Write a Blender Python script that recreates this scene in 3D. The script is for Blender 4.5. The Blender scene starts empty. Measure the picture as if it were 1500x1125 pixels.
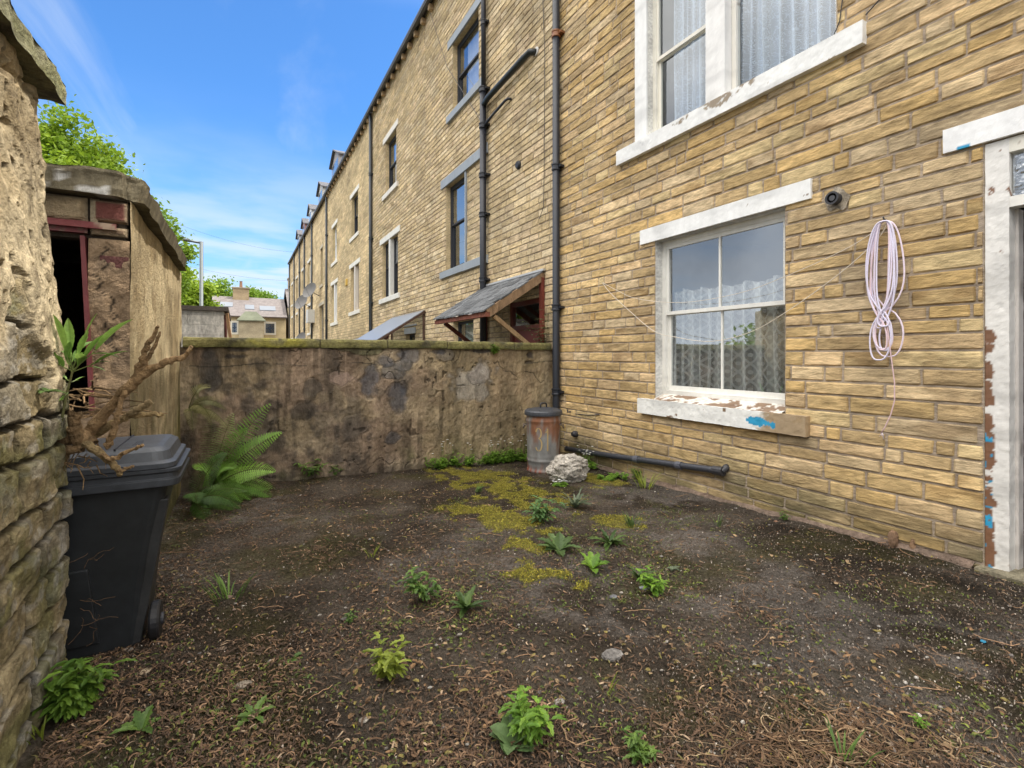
import bpy, math, random
import numpy as np
from mathutils import Vector, Matrix
R = math.radians
rng = np.random.default_rng(7)
random.seed(7)
scene = bpy.context.scene
COL = scene.collection

# ------------------------------------------------------------------ survey helpers
F = 720.0; VX = 352.0; HY = 519.0
TH = math.atan((750 - VX) / F); S, C = math.sin(TH), math.cos(TH)
WX = 4.52                      # plane of the terrace's rear wall
def wall_pt(px, py, X=WX):     # measured point on a plane of constant X -> (Y, z)
    u = (px - 750) / F; d = X / (S + u * C)
    return d * (C - u * S), (HY - py) * d / F
def at(px, py, Y):             # measured point at distance Y -> world
    u = (px - 750) / F; d = Y / (C - u * S)
    return np.array([d * (S + u * C), Y, (HY - py) * d / F])
def gz(x, y):                  # height of the yard
    x = np.asarray(x, float); y = np.asarray(y, float)
    return -1.47 - .015 * y - .02 * np.clip(x / 4.5, 0, 1.2) * np.clip(y - 1.4, 0, 6)
def gpt(px, py):               # point of the yard seen there
    z = -1.5
    for _ in range(6):
        u = (px - 750) / F; d = z * F / (HY - py)
        x = d * (S + u * C); y = d * (C - u * S); z = float(gz(x, y))
    return x, y, z, d

# ------------------------------------------------------------------ noise
def _h(ix, iy, iz):
    n = (ix * 374761393 + iy * 668265263 + iz * 1274126177) & 0xffffffff
    n = ((n ^ (n >> 13)) * 1274126177) & 0xffffffff
    return ((n ^ (n >> 16)) & 0xffff) / 65535.0
def vnoise(x, y, z=0.0):
    x, y, z = np.broadcast_arrays(np.asarray(x, float), np.asarray(y, float), np.asarray(z, float))
    x = x + 1000; y = y + 1000; z = z + 1000
    ix, iy, iz = [np.floor(a).astype(np.int64) for a in (x, y, z)]
    fx, fy, fz = x - ix, y - iy, z - iz
    fx, fy, fz = [t * t * (3 - 2 * t) for t in (fx, fy, fz)]
    r = 0
    for a in (0, 1):
        for b in (0, 1):
            for c in (0, 1):
                w = (fx if a else 1 - fx) * (fy if b else 1 - fy) * (fz if c else 1 - fz)
                r = r + w * _h(ix + a, iy + b, iz + c)
    return r
def fbm(x, y, z=0.0, o=4):
    r = 0; a = .5; t = 0
    x = np.asarray(x, float); y = np.asarray(y, float); z = np.asarray(z, float)
    for i in range(o):
        r = r + a * vnoise(x * 2 ** i + i * 17.3, y * 2 ** i + i * 5.1, z * 2 ** i); t += a; a *= .5
    return r / t
def sstep(a, b, x):
    t = np.clip((np.asarray(x, float) - a) / (b - a), 0, 1); return t * t * (3 - 2 * t)
def terr(n, k): 
    q = n*k; f = np.floor(q); t = q-f; return (f + sstep(.35,.65,t))/k - .5
def mixc(a, b, t):
    t = np.asarray(t, float)[..., None]; return np.asarray(a, float) * (1 - t) + np.asarray(b, float) * t

# ------------------------------------------------------------------ objects
LOC = {}
def toploc(o):
    while o.parent: o = o.parent
    return LOC.get(o.name, Vector((0, 0, 0)))
def tag(o, label=None, cat=None, group=None, kind=None):
    if label: o['label'] = label
    if cat: o['category'] = cat
    if group: o['group'] = group
    if kind: o['kind'] = kind
    return o
def thing(name, loc, label, cat, group=None, rz=0):
    o = bpy.data.objects.new(name, None); COL.objects.link(o)
    o.empty_display_size = .2
    o.location = loc; o.rotation_euler = (0, 0, rz)
    LOC[o.name] = Vector(loc)
    return tag(o, label, cat, group)

class MB:
    def __init__(s): s.v = []; s.f = []; s.c = []; s.n = 0
    def add(s, verts, faces, col=(1, 1, 1)):
        verts = np.asarray(verts, float).reshape(-1, 3)
        col = np.asarray(col, float)
        if col.ndim == 1: col = np.tile(col[:3], (len(verts), 1))
        s.v.append(verts); s.c.append(col)
        n = s.n
        if isinstance(faces, np.ndarray): s.f.extend((faces + n).tolist())
        else: s.f.extend([tuple(i + n for i in f) for f in faces])
        s.n += len(verts)
    def box(s, lo, hi, col=(1, 1, 1)):
        x0, y0, z0 = lo; x1, y1, z1 = hi
        v = [(x0,y0,z0),(x1,y0,z0),(x1,y1,z0),(x0,y1,z0),(x0,y0,z1),(x1,y0,z1),(x1,y1,z1),(x0,y1,z1)]
        s.add(v, [(0,3,2,1),(4,5,6,7),(0,1,5,4),(1,2,6,5),(2,3,7,6),(3,0,4,7)], col)
    def hexa(s, v, col=(1,1,1)):
        s.add(v, [(0,3,2,1),(4,5,6,7),(0,1,5,4),(1,2,6,5),(2,3,7,6),(3,0,4,7)], col)
    def beam(s, p, q, w, h=None, col=(1,1,1), up=(0,0,1)):
        h = h or w; p = Vector(p); q = Vector(q); d = (q - p).normalized()
        a = d.cross(Vector(up))
        if a.length < 1e-4: a = d.cross(Vector((0,1,0)))
        a.normalize(); b = a.cross(d)
        v = []
        for e in (p, q):
            for sa, sb in ((-1,-1),(1,-1),(1,1),(-1,1)): v.append(e + a*sa*w/2 + b*sb*h/2)
        s.add(v, [(0,3,2,1),(4,5,6,7),(0,1,5,4),(1,2,6,5),(2,3,7,6),(3,0,4,7)], col)
    def tube(s, pts, r, seg=8, col=(1,1,1), cap=True):
        pts = [Vector(p) for p in pts]; n = len(pts)
        rr = r if hasattr(r, '__len__') else [r]*n
        d0 = (pts[1]-pts[0]).normalized()
        a = d0.cross(Vector((0,0,1)))
        if a.length < .1: a = d0.cross(Vector((1,0,0)))
        a.normalize(); V = []
        for i in range(n):
            d = (pts[min(i+1,n-1)] - pts[max(i-1,0)]).normalized()
            a = (a - d*a.dot(d)).normalized(); b = d.cross(a)
            for k in range(seg):
                t = 2*math.pi*k/seg; V.append(pts[i] + (a*math.cos(t)+b*math.sin(t))*rr[i])
        Fc = []
        for i in range(n-1):
            for k in range(seg):
                k2 = (k+1) % seg; Fc.append((i*seg+k, i*seg+k2, (i+1)*seg+k2, (i+1)*seg+k))
        if cap: Fc.append(tuple(range(seg))[::-1]); Fc.append(tuple((n-1)*seg+k for k in range(seg)))
        if np.asarray(col).ndim == 2: col = np.repeat(np.asarray(col), seg, axis=0)
        s.add([tuple(p) for p in V], Fc, col)
    def grid(s, P, col=(1,1,1), flip=False):
        P = np.asarray(P); a, b = P.shape[:2]
        i = np.arange((a-1)*(b-1)); r_ = i//(b-1); c_ = i % (b-1); q = r_*b + c_
        Fc = np.stack([q, q+1, q+b+1, q+b], 1)
        if flip: Fc = Fc[:, ::-1]
        col = np.asarray(col, float)
        if col.ndim == 3: col = col.reshape(-1, 3)
        s.add(P.reshape(-1, 3), Fc, col)
    def lathe(s, prof, c, seg=32, col=(1,1,1), axis='z', cap=True):
        V = []; 
        for (r, h) in prof:
            for k in range(seg):
                t = 2*math.pi*k/seg; a, b = r*math.cos(t), r*math.sin(t)
                if axis == 'z': V.append((c[0]+a, c[1]+b, c[2]+h))
                elif axis == 'x': V.append((c[0]+h, c[1]+a, c[2]+b))
                else: V.append((c[0]+a, c[1]+h, c[2]+b))
        Fc = []; n = len(prof)
        for i in range(n-1):
            for k in range(seg):
                k2 = (k+1) % seg
                f = (i*seg+k, i*seg+k2, (i+1)*seg+k2, (i+1)*seg+k)
                Fc.append(f if axis != 'y' else f[::-1])
        if cap: Fc.append(tuple(range(seg))[::-1]); Fc.append(tuple((n-1)*seg+k for k in range(seg)))
        if np.asarray(col).ndim == 2: col = np.repeat(np.asarray(col), seg, axis=0)
        s.add(V, Fc, col)
    def build(s, name, mat, parent=None, smooth=False, bevel=0, loc=None):
        v = np.concatenate(s.v)
        L = np.array(toploc(parent)) if parent else (np.array(loc) if loc is not None else np.zeros(3))
        if parent is not None and getattr(s, 'local', False): L = np.zeros(3)
        if len(s.v) and not parent and loc is None:
            L = np.array([(v[:,0].min()+v[:,0].max())/2, (v[:,1].min()+v[:,1].max())/2, v[:,2].min()])
        me = bpy.data.meshes.new(name)
        me.from_pydata((v - L).tolist(), [], s.f)
        ca = me.color_attributes.new('Col', 'FLOAT_COLOR', 'POINT')
        c4 = np.ones((len(v), 4), np.float32); c4[:, :3] = np.concatenate(s.c)
        ca.data.foreach_set('color', c4.ravel())
        if smooth: me.polygons.foreach_set('use_smooth', [True]*len(me.polygons))
        me.materials.append(mat); me.update()
        o = bpy.data.objects.new(name, me); COL.objects.link(o)
        if parent: o.parent = parent
        else:
            o.location = L; LOC[o.name] = Vector(L)
        if bevel:
            m = o.modifiers.new('bevel', 'BEVEL'); m.width = bevel; m.segments = 2; m.limit_method = 'ANGLE'
        return o

# ------------------------------------------------------------------ materials
def newmat(name):
    m = bpy.data.materials.new(name); m.use_nodes = True
    nt = m.node_tree; b = nt.nodes['Principled BSDF']; return m, nt, b
def nd(nt, t, **k):
    n = nt.nodes.new(t)
    for a, v in k.items():
        if hasattr(n, a): setattr(n, a, v)
        else: n.inputs[a].default_value = v
    return n
def vmat(name, rough=.85, nscale=30, namp=.3, bump=.3, bscale=60, bdist=.004, spec=.3, stretch=(1,1,1), big=0, bigscale=1.5, tint=(1,1,1), metal=0, trans=0):
    """vertex colour x procedural noise, with bump"""
    m, nt, b = newmat(name); L = nt.links.new
    at_ = nd(nt, 'ShaderNodeAttribute', attribute_name='Col')
    tc = nd(nt, 'ShaderNodeTexCoord'); mp = nd(nt, 'ShaderNodeMapping'); mp.inputs['Scale'].default_value = stretch
    L(tc.outputs['Object'], mp.inputs[0])
    n1 = nd(nt, 'ShaderNodeTexNoise'); n1.inputs['Scale'].default_value = nscale; n1.inputs['Detail'].default_value = 6; n1.inputs['Roughness'].default_value = .65
    L(mp.outputs[0], n1.inputs[0])
    mr = nd(nt, 'ShaderNodeMapRange'); mr.inputs[1].default_value = .3; mr.inputs[2].default_value = .7
    mr.inputs[3].default_value = 1-namp; mr.inputs[4].default_value = 1+namp
    L(n1.outputs[0], mr.inputs[0])
    mul = nd(nt, 'ShaderNodeMix', data_type='RGBA', blend_type='MULTIPLY'); mul.inputs[0].default_value = 1
    L(at_.outputs['Color'], mul.inputs[6]); L(mr.outputs[0], mul.inputs[7])
    out = mul.outputs[2]
    if big:
        n3 = nd(nt, 'ShaderNodeTexNoise'); n3.inputs['Scale'].default_value = bigscale; n3.inputs['Detail'].default_value = 5
        L(mp.outputs[0], n3.inputs[0])
        m3 = nd(nt, 'ShaderNodeMapRange'); m3.inputs[1].default_value = .35; m3.inputs[2].default_value = .65
        m3.inputs[3].default_value = 1-big; m3.inputs[4].default_value = 1+big*.5
        L(n3.outputs[0], m3.inputs[0])
        mu2 = nd(nt, 'ShaderNodeMix', data_type='RGBA', blend_type='MULTIPLY'); mu2.inputs[0].default_value = 1
        L(out, mu2.inputs[6]); L(m3.outputs[0], mu2.inputs[7]); out = mu2.outputs[2]
    if tint != (1,1,1):
        mu3 = nd(nt, 'ShaderNodeMix', data_type='RGBA', blend_type='MULTIPLY'); mu3.inputs[0].default_value = 1
        L(out, mu3.inputs[6]); mu3.inputs[7].default_value = (*tint, 1); out = mu3.outputs[2]
    L(out, b.inputs['Base Color'])
    b.inputs['Roughness'].default_value = rough; b.inputs['Specular IOR Level'].default_value = spec
    b.inputs['Metallic'].default_value = metal
    if bump:
        n2 = nd(nt, 'ShaderNodeTexNoise'); n2.inputs['Scale'].default_value = bscale; n2.inputs['Detail'].default_value = 8; n2.inputs['Roughness'].default_value = .7
        L(mp.outputs[0], n2.inputs[0])
        bp = nd(nt, 'ShaderNodeBump'); bp.inputs['Strength'].default_value = bump; bp.inputs['Distance'].default_value = bdist*10
        L(n2.outputs[0], bp.inputs['Height']); L(bp.outputs[0], b.inputs['Normal'])
    if trans:
        tr = nd(nt, 'ShaderNodeBsdfTranslucent'); L(out, tr.inputs[0])
        ms = nd(nt, 'ShaderNodeMixShader'); ms.inputs[0].default_value = trans
        L(b.outputs[0], ms.inputs[1]); L(tr.outputs[0], ms.inputs[2]); L(ms.outputs[0], nt.nodes['Material Output'].inputs[0])
    return m
M = {}
M['stone'] = vmat('sandstone', .9, 22, .30, .55, 45, .004, .2, (1, .45, 1.6), .22, 2.2)
M['stonefar'] = vmat('sandstone_far', .9, 12, .22, .3, 30, .004, .2, (1, .5, 1.4), .2, .8)
M['rubble'] = vmat('old_rubble', .92, 26, .42, .7, 60, .005, .2, (1,1,1), .3, 4)
M['render'] = vmat('stained_render', .92, 14, .38, .6, 50, .004, .2, (1,1,.45), .28, 3)
M['shedrender'] = vmat('patchy_render', .92, 9, .30, .7, 34, .005, .2, (1,1,1), .25, 2.5)
M['soil'] = vmat('soil', .97, 46, .62, 1.0, 60, .009, .12, (1,1,1), .3, 2.3, tint=(.95,.93,.90))
M['paint'] = vmat('weathered_paint', .55, 9, .08, .15, 40, .002, .4, (1,1,.4), .05, 2)
M['plain'] = vmat('plain_paint', .5, 20, .1, .1, 30, .002, .4)
M['blackpipe'] = vmat('painted_iron', .42, 40, .3, .25, 60, .001, .5)
M['slate'] = vmat('slate', .75, 16, .3, .5, 30, .004, .3, (1,1,1), .2, 3)
M['wood'] = vmat('bare_wood', .8, 14, .4, .6, 40, .003, .2, (1,1,.3))
M['bark'] = vmat('bark', .85, 30, .45, .9, 55, .004, .2, (1,1,1), .2, 8)
M['plastic'] = vmat('bin_plastic', .48, 18, .25, .12, 300, .0006, .45, (1,1,1), .2, 4)
M['galv'] = vmat('galvanised_steel', .6, 14, .25, .2, 50, .001, .5, (1,1,.5), .2, 6, metal=.25)
M['litter'] = vmat('dry_litter', .85, 60, .35, 0, spec=.25, tint=(1.0,.95,.9))
M['leaf'] = vmat('leaf', .5, 60, .22, .15, 90, .001, .4, trans=.35)
M['treeleaf'] = vmat('tree_leaf', .55, 20, .15, 0, spec=.3, trans=.4)
M['rock'] = vmat('rock', .88, 22, .4, .8, 30, .006, .25, (1,1,1), .25, 6)
M['rope'] = vmat('nylon_cord', .5, 160, .15, 0, spec=.4)
M['dark'] = vmat('dark_interior', .95, 4, .3, 0, spec=.05)
M['metal'] = vmat('grey_metal', .5, 20, .1, 0, spec=.5, metal=.4)

def glass_mat(name, refl, rough=.01, bump=.0, tint=(.9,.95,1)):
    m = bpy.data.materials.new(name); m.use_nodes = True; nt = m.node_tree; nt.nodes.clear(); L = nt.links.new
    out = nd(nt, 'ShaderNodeOutputMaterial'); tr = nd(nt, 'ShaderNodeBsdfTransparent'); gl = nd(nt, 'ShaderNodeBsdfGlossy')
    gl.inputs['Roughness'].default_value = rough; gl.inputs[0].default_value = (*tint, 1); tr.inputs[0].default_value = (.88,.9,.9,1)
    lw = nd(nt, 'ShaderNodeLayerWeight'); lw.inputs[0].default_value = .3
    mr = nd(nt, 'ShaderNodeMapRange'); mr.inputs[3].default_value = refl; mr.inputs[4].default_value = min(1, refl+.5)
    L(lw.outputs['Facing'], mr.inputs[0])
    mx = nd(nt, 'ShaderNodeMixShader'); L(mr.outputs[0], mx.inputs[0]); L(tr.outputs[0], mx.inputs[1]); L(gl.outputs[0], mx.inputs[2]); L(mx.outputs[0], out.inputs[0])
    if bump:
        n = nd(nt, 'ShaderNodeTexNoise'); n.inputs['Scale'].default_value = 2.5 if bump < .3 else 18
        tc = nd(nt, 'ShaderNodeTexCoord'); L(tc.outputs['Object'], n.inputs[0])
        bp = nd(nt, 'ShaderNodeBump'); bp.inputs['Strength'].default_value = bump; bp.inputs['Distance'].default_value = .02
        L(n.outputs[0], bp.inputs['Height']); L(bp.outputs[0], gl.inputs['Normal'])
    return m
M['glass'] = glass_mat('window_glass', .21, bump=.015)
M['glassclear'] = glass_mat('clear_window_glass', .03, bump=.01)
M['glassdull'] = glass_mat('dull_window_glass', .12, .08, .1)
M['glassobscure'] = glass_mat('obscured_glass', .3, .25, .6)
M['poly'] = glass_mat('polycarbonate', .3, .35, 0, (.75,.8,.85))

def lace_mat(name, kind, col, base_a):
    m, nt, b = newmat(name); L = nt.links.new
    uv = nd(nt, 'ShaderNodeAttribute', attribute_name='Col')      # R = along cloth, G = height (metres / 4)
    sp = nd(nt, 'ShaderNodeSeparateColor'); L(uv.outputs['Color'], sp.inputs[0])
    def mth(op, a, b_=None):
        n = nd(nt, 'ShaderNodeMath', operation=op)
        for i, q in enumerate((a, b_)):
            if q is None: continue
            if isinstance(q, (int, float)): n.inputs[i].default_value = q
            else: L(q, n.inputs[i])
        return n.outputs[0]
    U = mth('MULTIPLY', sp.outputs[0], 4.0); V = mth('MULTIPLY', sp.outputs[1], 4.0)
    if kind == 'diamond':
        a = mth('ADD', mth('MULTIPLY', U, 24), mth('MULTIPLY', V, 17)); c = mth('SUBTRACT', mth('MULTIPLY', U, 24), mth('MULTIPLY', V, 17))
        s1 = mth('ABSOLUTE', mth('SINE', a)); s2 = mth('ABSOLUTE', mth('SINE', c))
        pat = mth('LESS_THAN', mth('MINIMUM', s1, s2), .28)
        dot = mth('GREATER_THAN', mth('MULTIPLY', s1, s2), .86)
        pat = mth('MAXIMUM', pat, dot)
    else:
        cb = nd(nt, 'ShaderNodeCombineXYZ'); L(U, cb.inputs[0]); L(V, cb.inputs[1])
        n = nd(nt, 'ShaderNodeTexNoise'); n.inputs['Scale'].default_value = 9; n.inputs['Detail'].default_value = 2; L(cb.outputs[0], n.inputs[0])
        pat = mth('LESS_THAN', mth('ABSOLUTE', mth('SINE', mth('MULTIPLY', n.outputs[0], 34))), .42)
    al = mth('ADD', mth('MULTIPLY', pat, .20), mth('ADD', mth('MULTIPLY', sp.outputs[2], .50), base_a-.24))
    b.inputs['Base Color'].default_value = (*col, 1); b.inputs['Roughness'].default_value = .9; b.inputs['Specular IOR Level'].default_value = .1
    L(al, b.inputs['Alpha'])
    return m
M['lace_diamond'] = lace_mat('diamond_net', 'diamond', (.74,.76,.74), .50)
M['lace_leaf'] = lace_mat('leaf_net', 'leaf', (.56,.66,.80), .55)
M['net_plain'] = lace_mat('plain_net', 'leaf', (.86,.88,.88), .86)

# ------------------------------------------------------------------ camera
cam = bpy.data.cameras.new('camera'); co = bpy.data.objects.new('camera', cam); COL.objects.link(co)
cam.sensor_width = 36; cam.lens = F/1500*36; cam.shift_y = -(562.5-HY)/1500; cam.clip_end = 2000; cam.clip_start = .05
co.location = (0,0,0); co.rotation_euler = (R(90), 0, -TH); scene.camera = co

# ------------------------------------------------------------------ world + sun
SUN_EL, SUN_AZ = 62.0, 106.0     # azimuth clockwise from +Y
def make_world():
    w = bpy.data.worlds.new('World'); scene.world = w; w.use_nodes = True
    nt = w.node_tree; nt.nodes.clear(); L = nt.links.new
    out = nd(nt, 'ShaderNodeOutputWorld'); bg = nd(nt, 'ShaderNodeBackground'); bg.inputs[1].default_value = .1
    L(bg.outputs[0], out.inputs[0])
    sky = nd(nt, 'ShaderNodeTexSky', sky_type='NISHITA'); sky.sun_disc = False
    sky.sun_elevation = R(SUN_EL); sky.sun_rotation = R(SUN_AZ); sky.air_density = 1.0; sky.dust_density = .3; sky.ozone_density = 3.0
    tc = nd(nt, 'ShaderNodeTexCoord'); sep = nd(nt, 'ShaderNodeSeparateXYZ'); L(tc.outputs['Generated'], sep.inputs[0])
    def mth(op, a, b_=None, c_=None):
        n = nd(nt, 'ShaderNodeMath', operation=op)
        for i, q in enumerate((a, b_, c_)):
            if q is None: continue
            if isinstance(q, (int, float)): n.inputs[i].default_value = q
            else: L(q, n.inputs[i])
        return n.outputs[0]
    def rng_(x, a, b_, c_=0., d=1.):
        n = nd(nt, 'ShaderNodeMapRange', interpolation_type='SMOOTHSTEP'); L(x, n.inputs[0])
        for i, q in enumerate((a, b_, c_, d)): n.inputs[i+1].default_value = q
        return n.outputs[0]
    grade = nd(nt, 'ShaderNodeMix', data_type='RGBA', blend_type='MULTIPLY'); grade.inputs[0].default_value = 1
    L(sky.outputs[0], grade.inputs[6]); grade.inputs[7].default_value = SKY_GRADE
    base = grade.outputs[2]
    # horizon haze
    hz = nd(nt, 'ShaderNodeMix', data_type='RGBA'); L(rng_(sep.outputs[2], 0., .42, .8, .0), hz.inputs[0]); L(base, hz.inputs[6]); hz.inputs[7].default_value = (4.8, 8.2, 11.5, 1)
    base = hz.outputs[2]
    # wispy cirrus: project on a high plane and stretch
    zz = mth('MAXIMUM', sep.outputs[2], .04)
    px = mth('DIVIDE', sep.outputs[0], zz); py = mth('DIVIDE', sep.outputs[1], zz)
    cb = nd(nt, 'ShaderNodeCombineXYZ'); L(px, cb.inputs[0]); L(py, cb.inputs[1])
    mp = nd(nt, 'ShaderNodeMapping'); mp.inputs['Rotation'].default_value = (0,0,R(36)); mp.inputs['Scale'].default_value = (1.5, .40, 1); mp.inputs['Location'].default_value = (CLX, CLY, 0)
    L(cb.outputs[0], mp.inputs[0])
    n1 = nd(nt, 'ShaderNodeTexNoise'); n1.inputs['Scale'].default_value = 1.15; n1.inputs['Detail'].default_value = 7; n1.inputs['Roughness'].default_value = .55; n1.inputs['Distortion'].default_value = .5
    L(mp.outputs[0], n1.inputs[0])
    ci = rng_(n1.outputs[0], .5, .78, 0., .55)
    n4 = nd(nt, 'ShaderNodeTexNoise'); n4.inputs['Scale'].default_value = .9; n4.inputs['Detail'].default_value = 6
    L(cb.outputs[0], n4.inputs[0])
    low = mth('MULTIPLY', rng_(sep.outputs[2], .06, .44, 1., 0.), rng_(n4.outputs[0], .36, .62, 0., .9))
    ci = mth('MAXIMUM', ci, low)
    # unseen bright broken cloud added overhead and behind the camera to light the facade
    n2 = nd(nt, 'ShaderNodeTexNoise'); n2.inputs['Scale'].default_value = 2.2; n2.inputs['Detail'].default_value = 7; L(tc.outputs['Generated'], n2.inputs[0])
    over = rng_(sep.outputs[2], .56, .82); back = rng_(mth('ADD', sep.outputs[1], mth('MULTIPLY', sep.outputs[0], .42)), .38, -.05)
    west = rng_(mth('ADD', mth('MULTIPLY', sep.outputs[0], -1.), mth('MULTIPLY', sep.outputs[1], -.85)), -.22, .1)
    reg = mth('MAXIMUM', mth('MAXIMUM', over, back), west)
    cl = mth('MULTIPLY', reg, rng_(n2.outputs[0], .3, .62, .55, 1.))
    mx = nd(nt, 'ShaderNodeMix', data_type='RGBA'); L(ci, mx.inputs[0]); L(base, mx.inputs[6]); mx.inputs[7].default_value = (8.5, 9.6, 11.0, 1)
    wc = nd(nt, 'ShaderNodeMix', data_type='RGBA'); L(rng_(sep.outputs[2], .28, .62), wc.inputs[0]); wc.inputs[6].default_value = CLOUD_LOW; wc.inputs[7].default_value = CLOUD_FILL
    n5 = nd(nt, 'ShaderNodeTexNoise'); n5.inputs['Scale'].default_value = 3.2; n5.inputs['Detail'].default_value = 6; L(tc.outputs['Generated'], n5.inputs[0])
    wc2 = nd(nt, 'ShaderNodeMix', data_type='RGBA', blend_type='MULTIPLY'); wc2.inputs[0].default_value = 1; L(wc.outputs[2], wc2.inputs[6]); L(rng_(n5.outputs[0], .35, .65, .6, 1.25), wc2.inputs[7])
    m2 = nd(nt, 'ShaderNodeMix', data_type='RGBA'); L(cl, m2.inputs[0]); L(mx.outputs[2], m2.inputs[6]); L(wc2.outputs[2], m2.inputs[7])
    L(m2.outputs[2], bg.inputs[0])
SKY_GRADE = (1.1, 1.9, 2.6, 1); CLX, CLY = .3, .2
CLOUD_LOW = (10.5, 11, 11.8, 1); CLOUD_FILL = (46, 44, 41, 1)
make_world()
sun = bpy.data.lights.new('sun', 'SUN'); sun.energy = 5.0; sun.angle = R(.6); sun.color = (1, .93, .82)
so = bpy.data.objects.new('sun', sun); COL.objects.link(so)
az, el = R(SUN_AZ), R(SUN_EL)
sd = Vector((math.sin(az)*math.cos(el), math.cos(az)*math.cos(el), math.sin(el)))
so.rotation_euler = (-sd).to_track_quat('-Z', 'Y').to_euler(); so.location = (8, -4, 20)
scene.view_settings.view_transform = 'Standard'; scene.view_settings.look = 'None'; scene.view_settings.exposure = 0
scene.cycles.max_bounces = 8; scene.cycles.transparent_max_bounces = 16
try: scene.cycles.use_denoising = True
except Exception: pass

# ================================================================== GROUND
def ground():
    def colour(X, Y):
        n = fbm(X*1.3, Y*1.3, 0, 5); n2 = fbm(X*5, Y*5, 3, 4); n3 = fbm(X*.7+9, Y*.7, 5, 4)
        c = mixc((.078,.062,.047), (.165,.138,.112), sstep(.38,.6,n))
        c = mixc(c, (.25,.225,.205), sstep(.50,.62,n3)*sstep(.38,.55,n2)*.75)
        c = mixc(c, (.095,.088,.028), sstep(.5,.72,fbm(X*2.1+4,Y*2.1,8,4))*.6)
        # darker strip along the house
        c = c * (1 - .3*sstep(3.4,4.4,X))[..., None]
        return mixc(c, (.26,.23,.03), mossmask(X, Y)*.7)
    mb = MB()
    xs = np.arange(-1.6, 4.62, .02); ys = np.arange(.3, 6.9, .02)
    Y, X = np.meshgrid(ys, xs, indexing='ij')
    Z = gz(X, Y) + (fbm(X*3, Y*3, 0, 4)-.5)*.035 + (fbm(X*16, Y*16, 1, 3)-.5)*.022 + mossmask(X, Y)*.012
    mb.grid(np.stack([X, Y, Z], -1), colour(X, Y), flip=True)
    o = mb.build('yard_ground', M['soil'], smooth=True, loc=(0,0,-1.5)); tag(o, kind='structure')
    mb = MB()
    xs = np.concatenate([np.linspace(-600,-60,10), np.linspace(-50,50,60), np.linspace(60,600,10)])
    Y, X = np.meshgrid(xs, xs, indexing='ij')
    Z = np.full_like(X, -1.82) + (fbm(X*.2, Y*.2)-.5)*.08
    mb.grid(np.stack([X, Y, Z], -1), mixc((.10,.09,.07),(.15,.14,.12), fbm(X*.3,Y*.3)), flip=True)
    o = mb.build('ground', M['soil'], smooth=True, loc=(0,0,-1.82)); tag(o, kind='structure')
def mossmask(X, Y):
    # elongated patch towards the drain corner
    m = 0
    for (px, py, rx, ry) in ((760,795,.33,.55),(770,835,.2,.3),(735,760,.4,.8),(750,720,.6,1.2),(690,700,.5,1.0),(900,765,.25,.3),(700,745,.35,.6),(880,705,.4,.4),(830,850,.12,.15)):
        x, y, z, d = gpt(px, py)
        m = np.maximum(m, np.exp(-(((X-x)/rx)**2 + ((Y-y)/ry)**2)*1.3))
    return sstep(.445, .575, m*.36 + fbm(np.asarray(X)*7, np.asarray(Y)*7, 2, 5)*.85 - .16)*sstep(.08,.3,m) 
ground()

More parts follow.
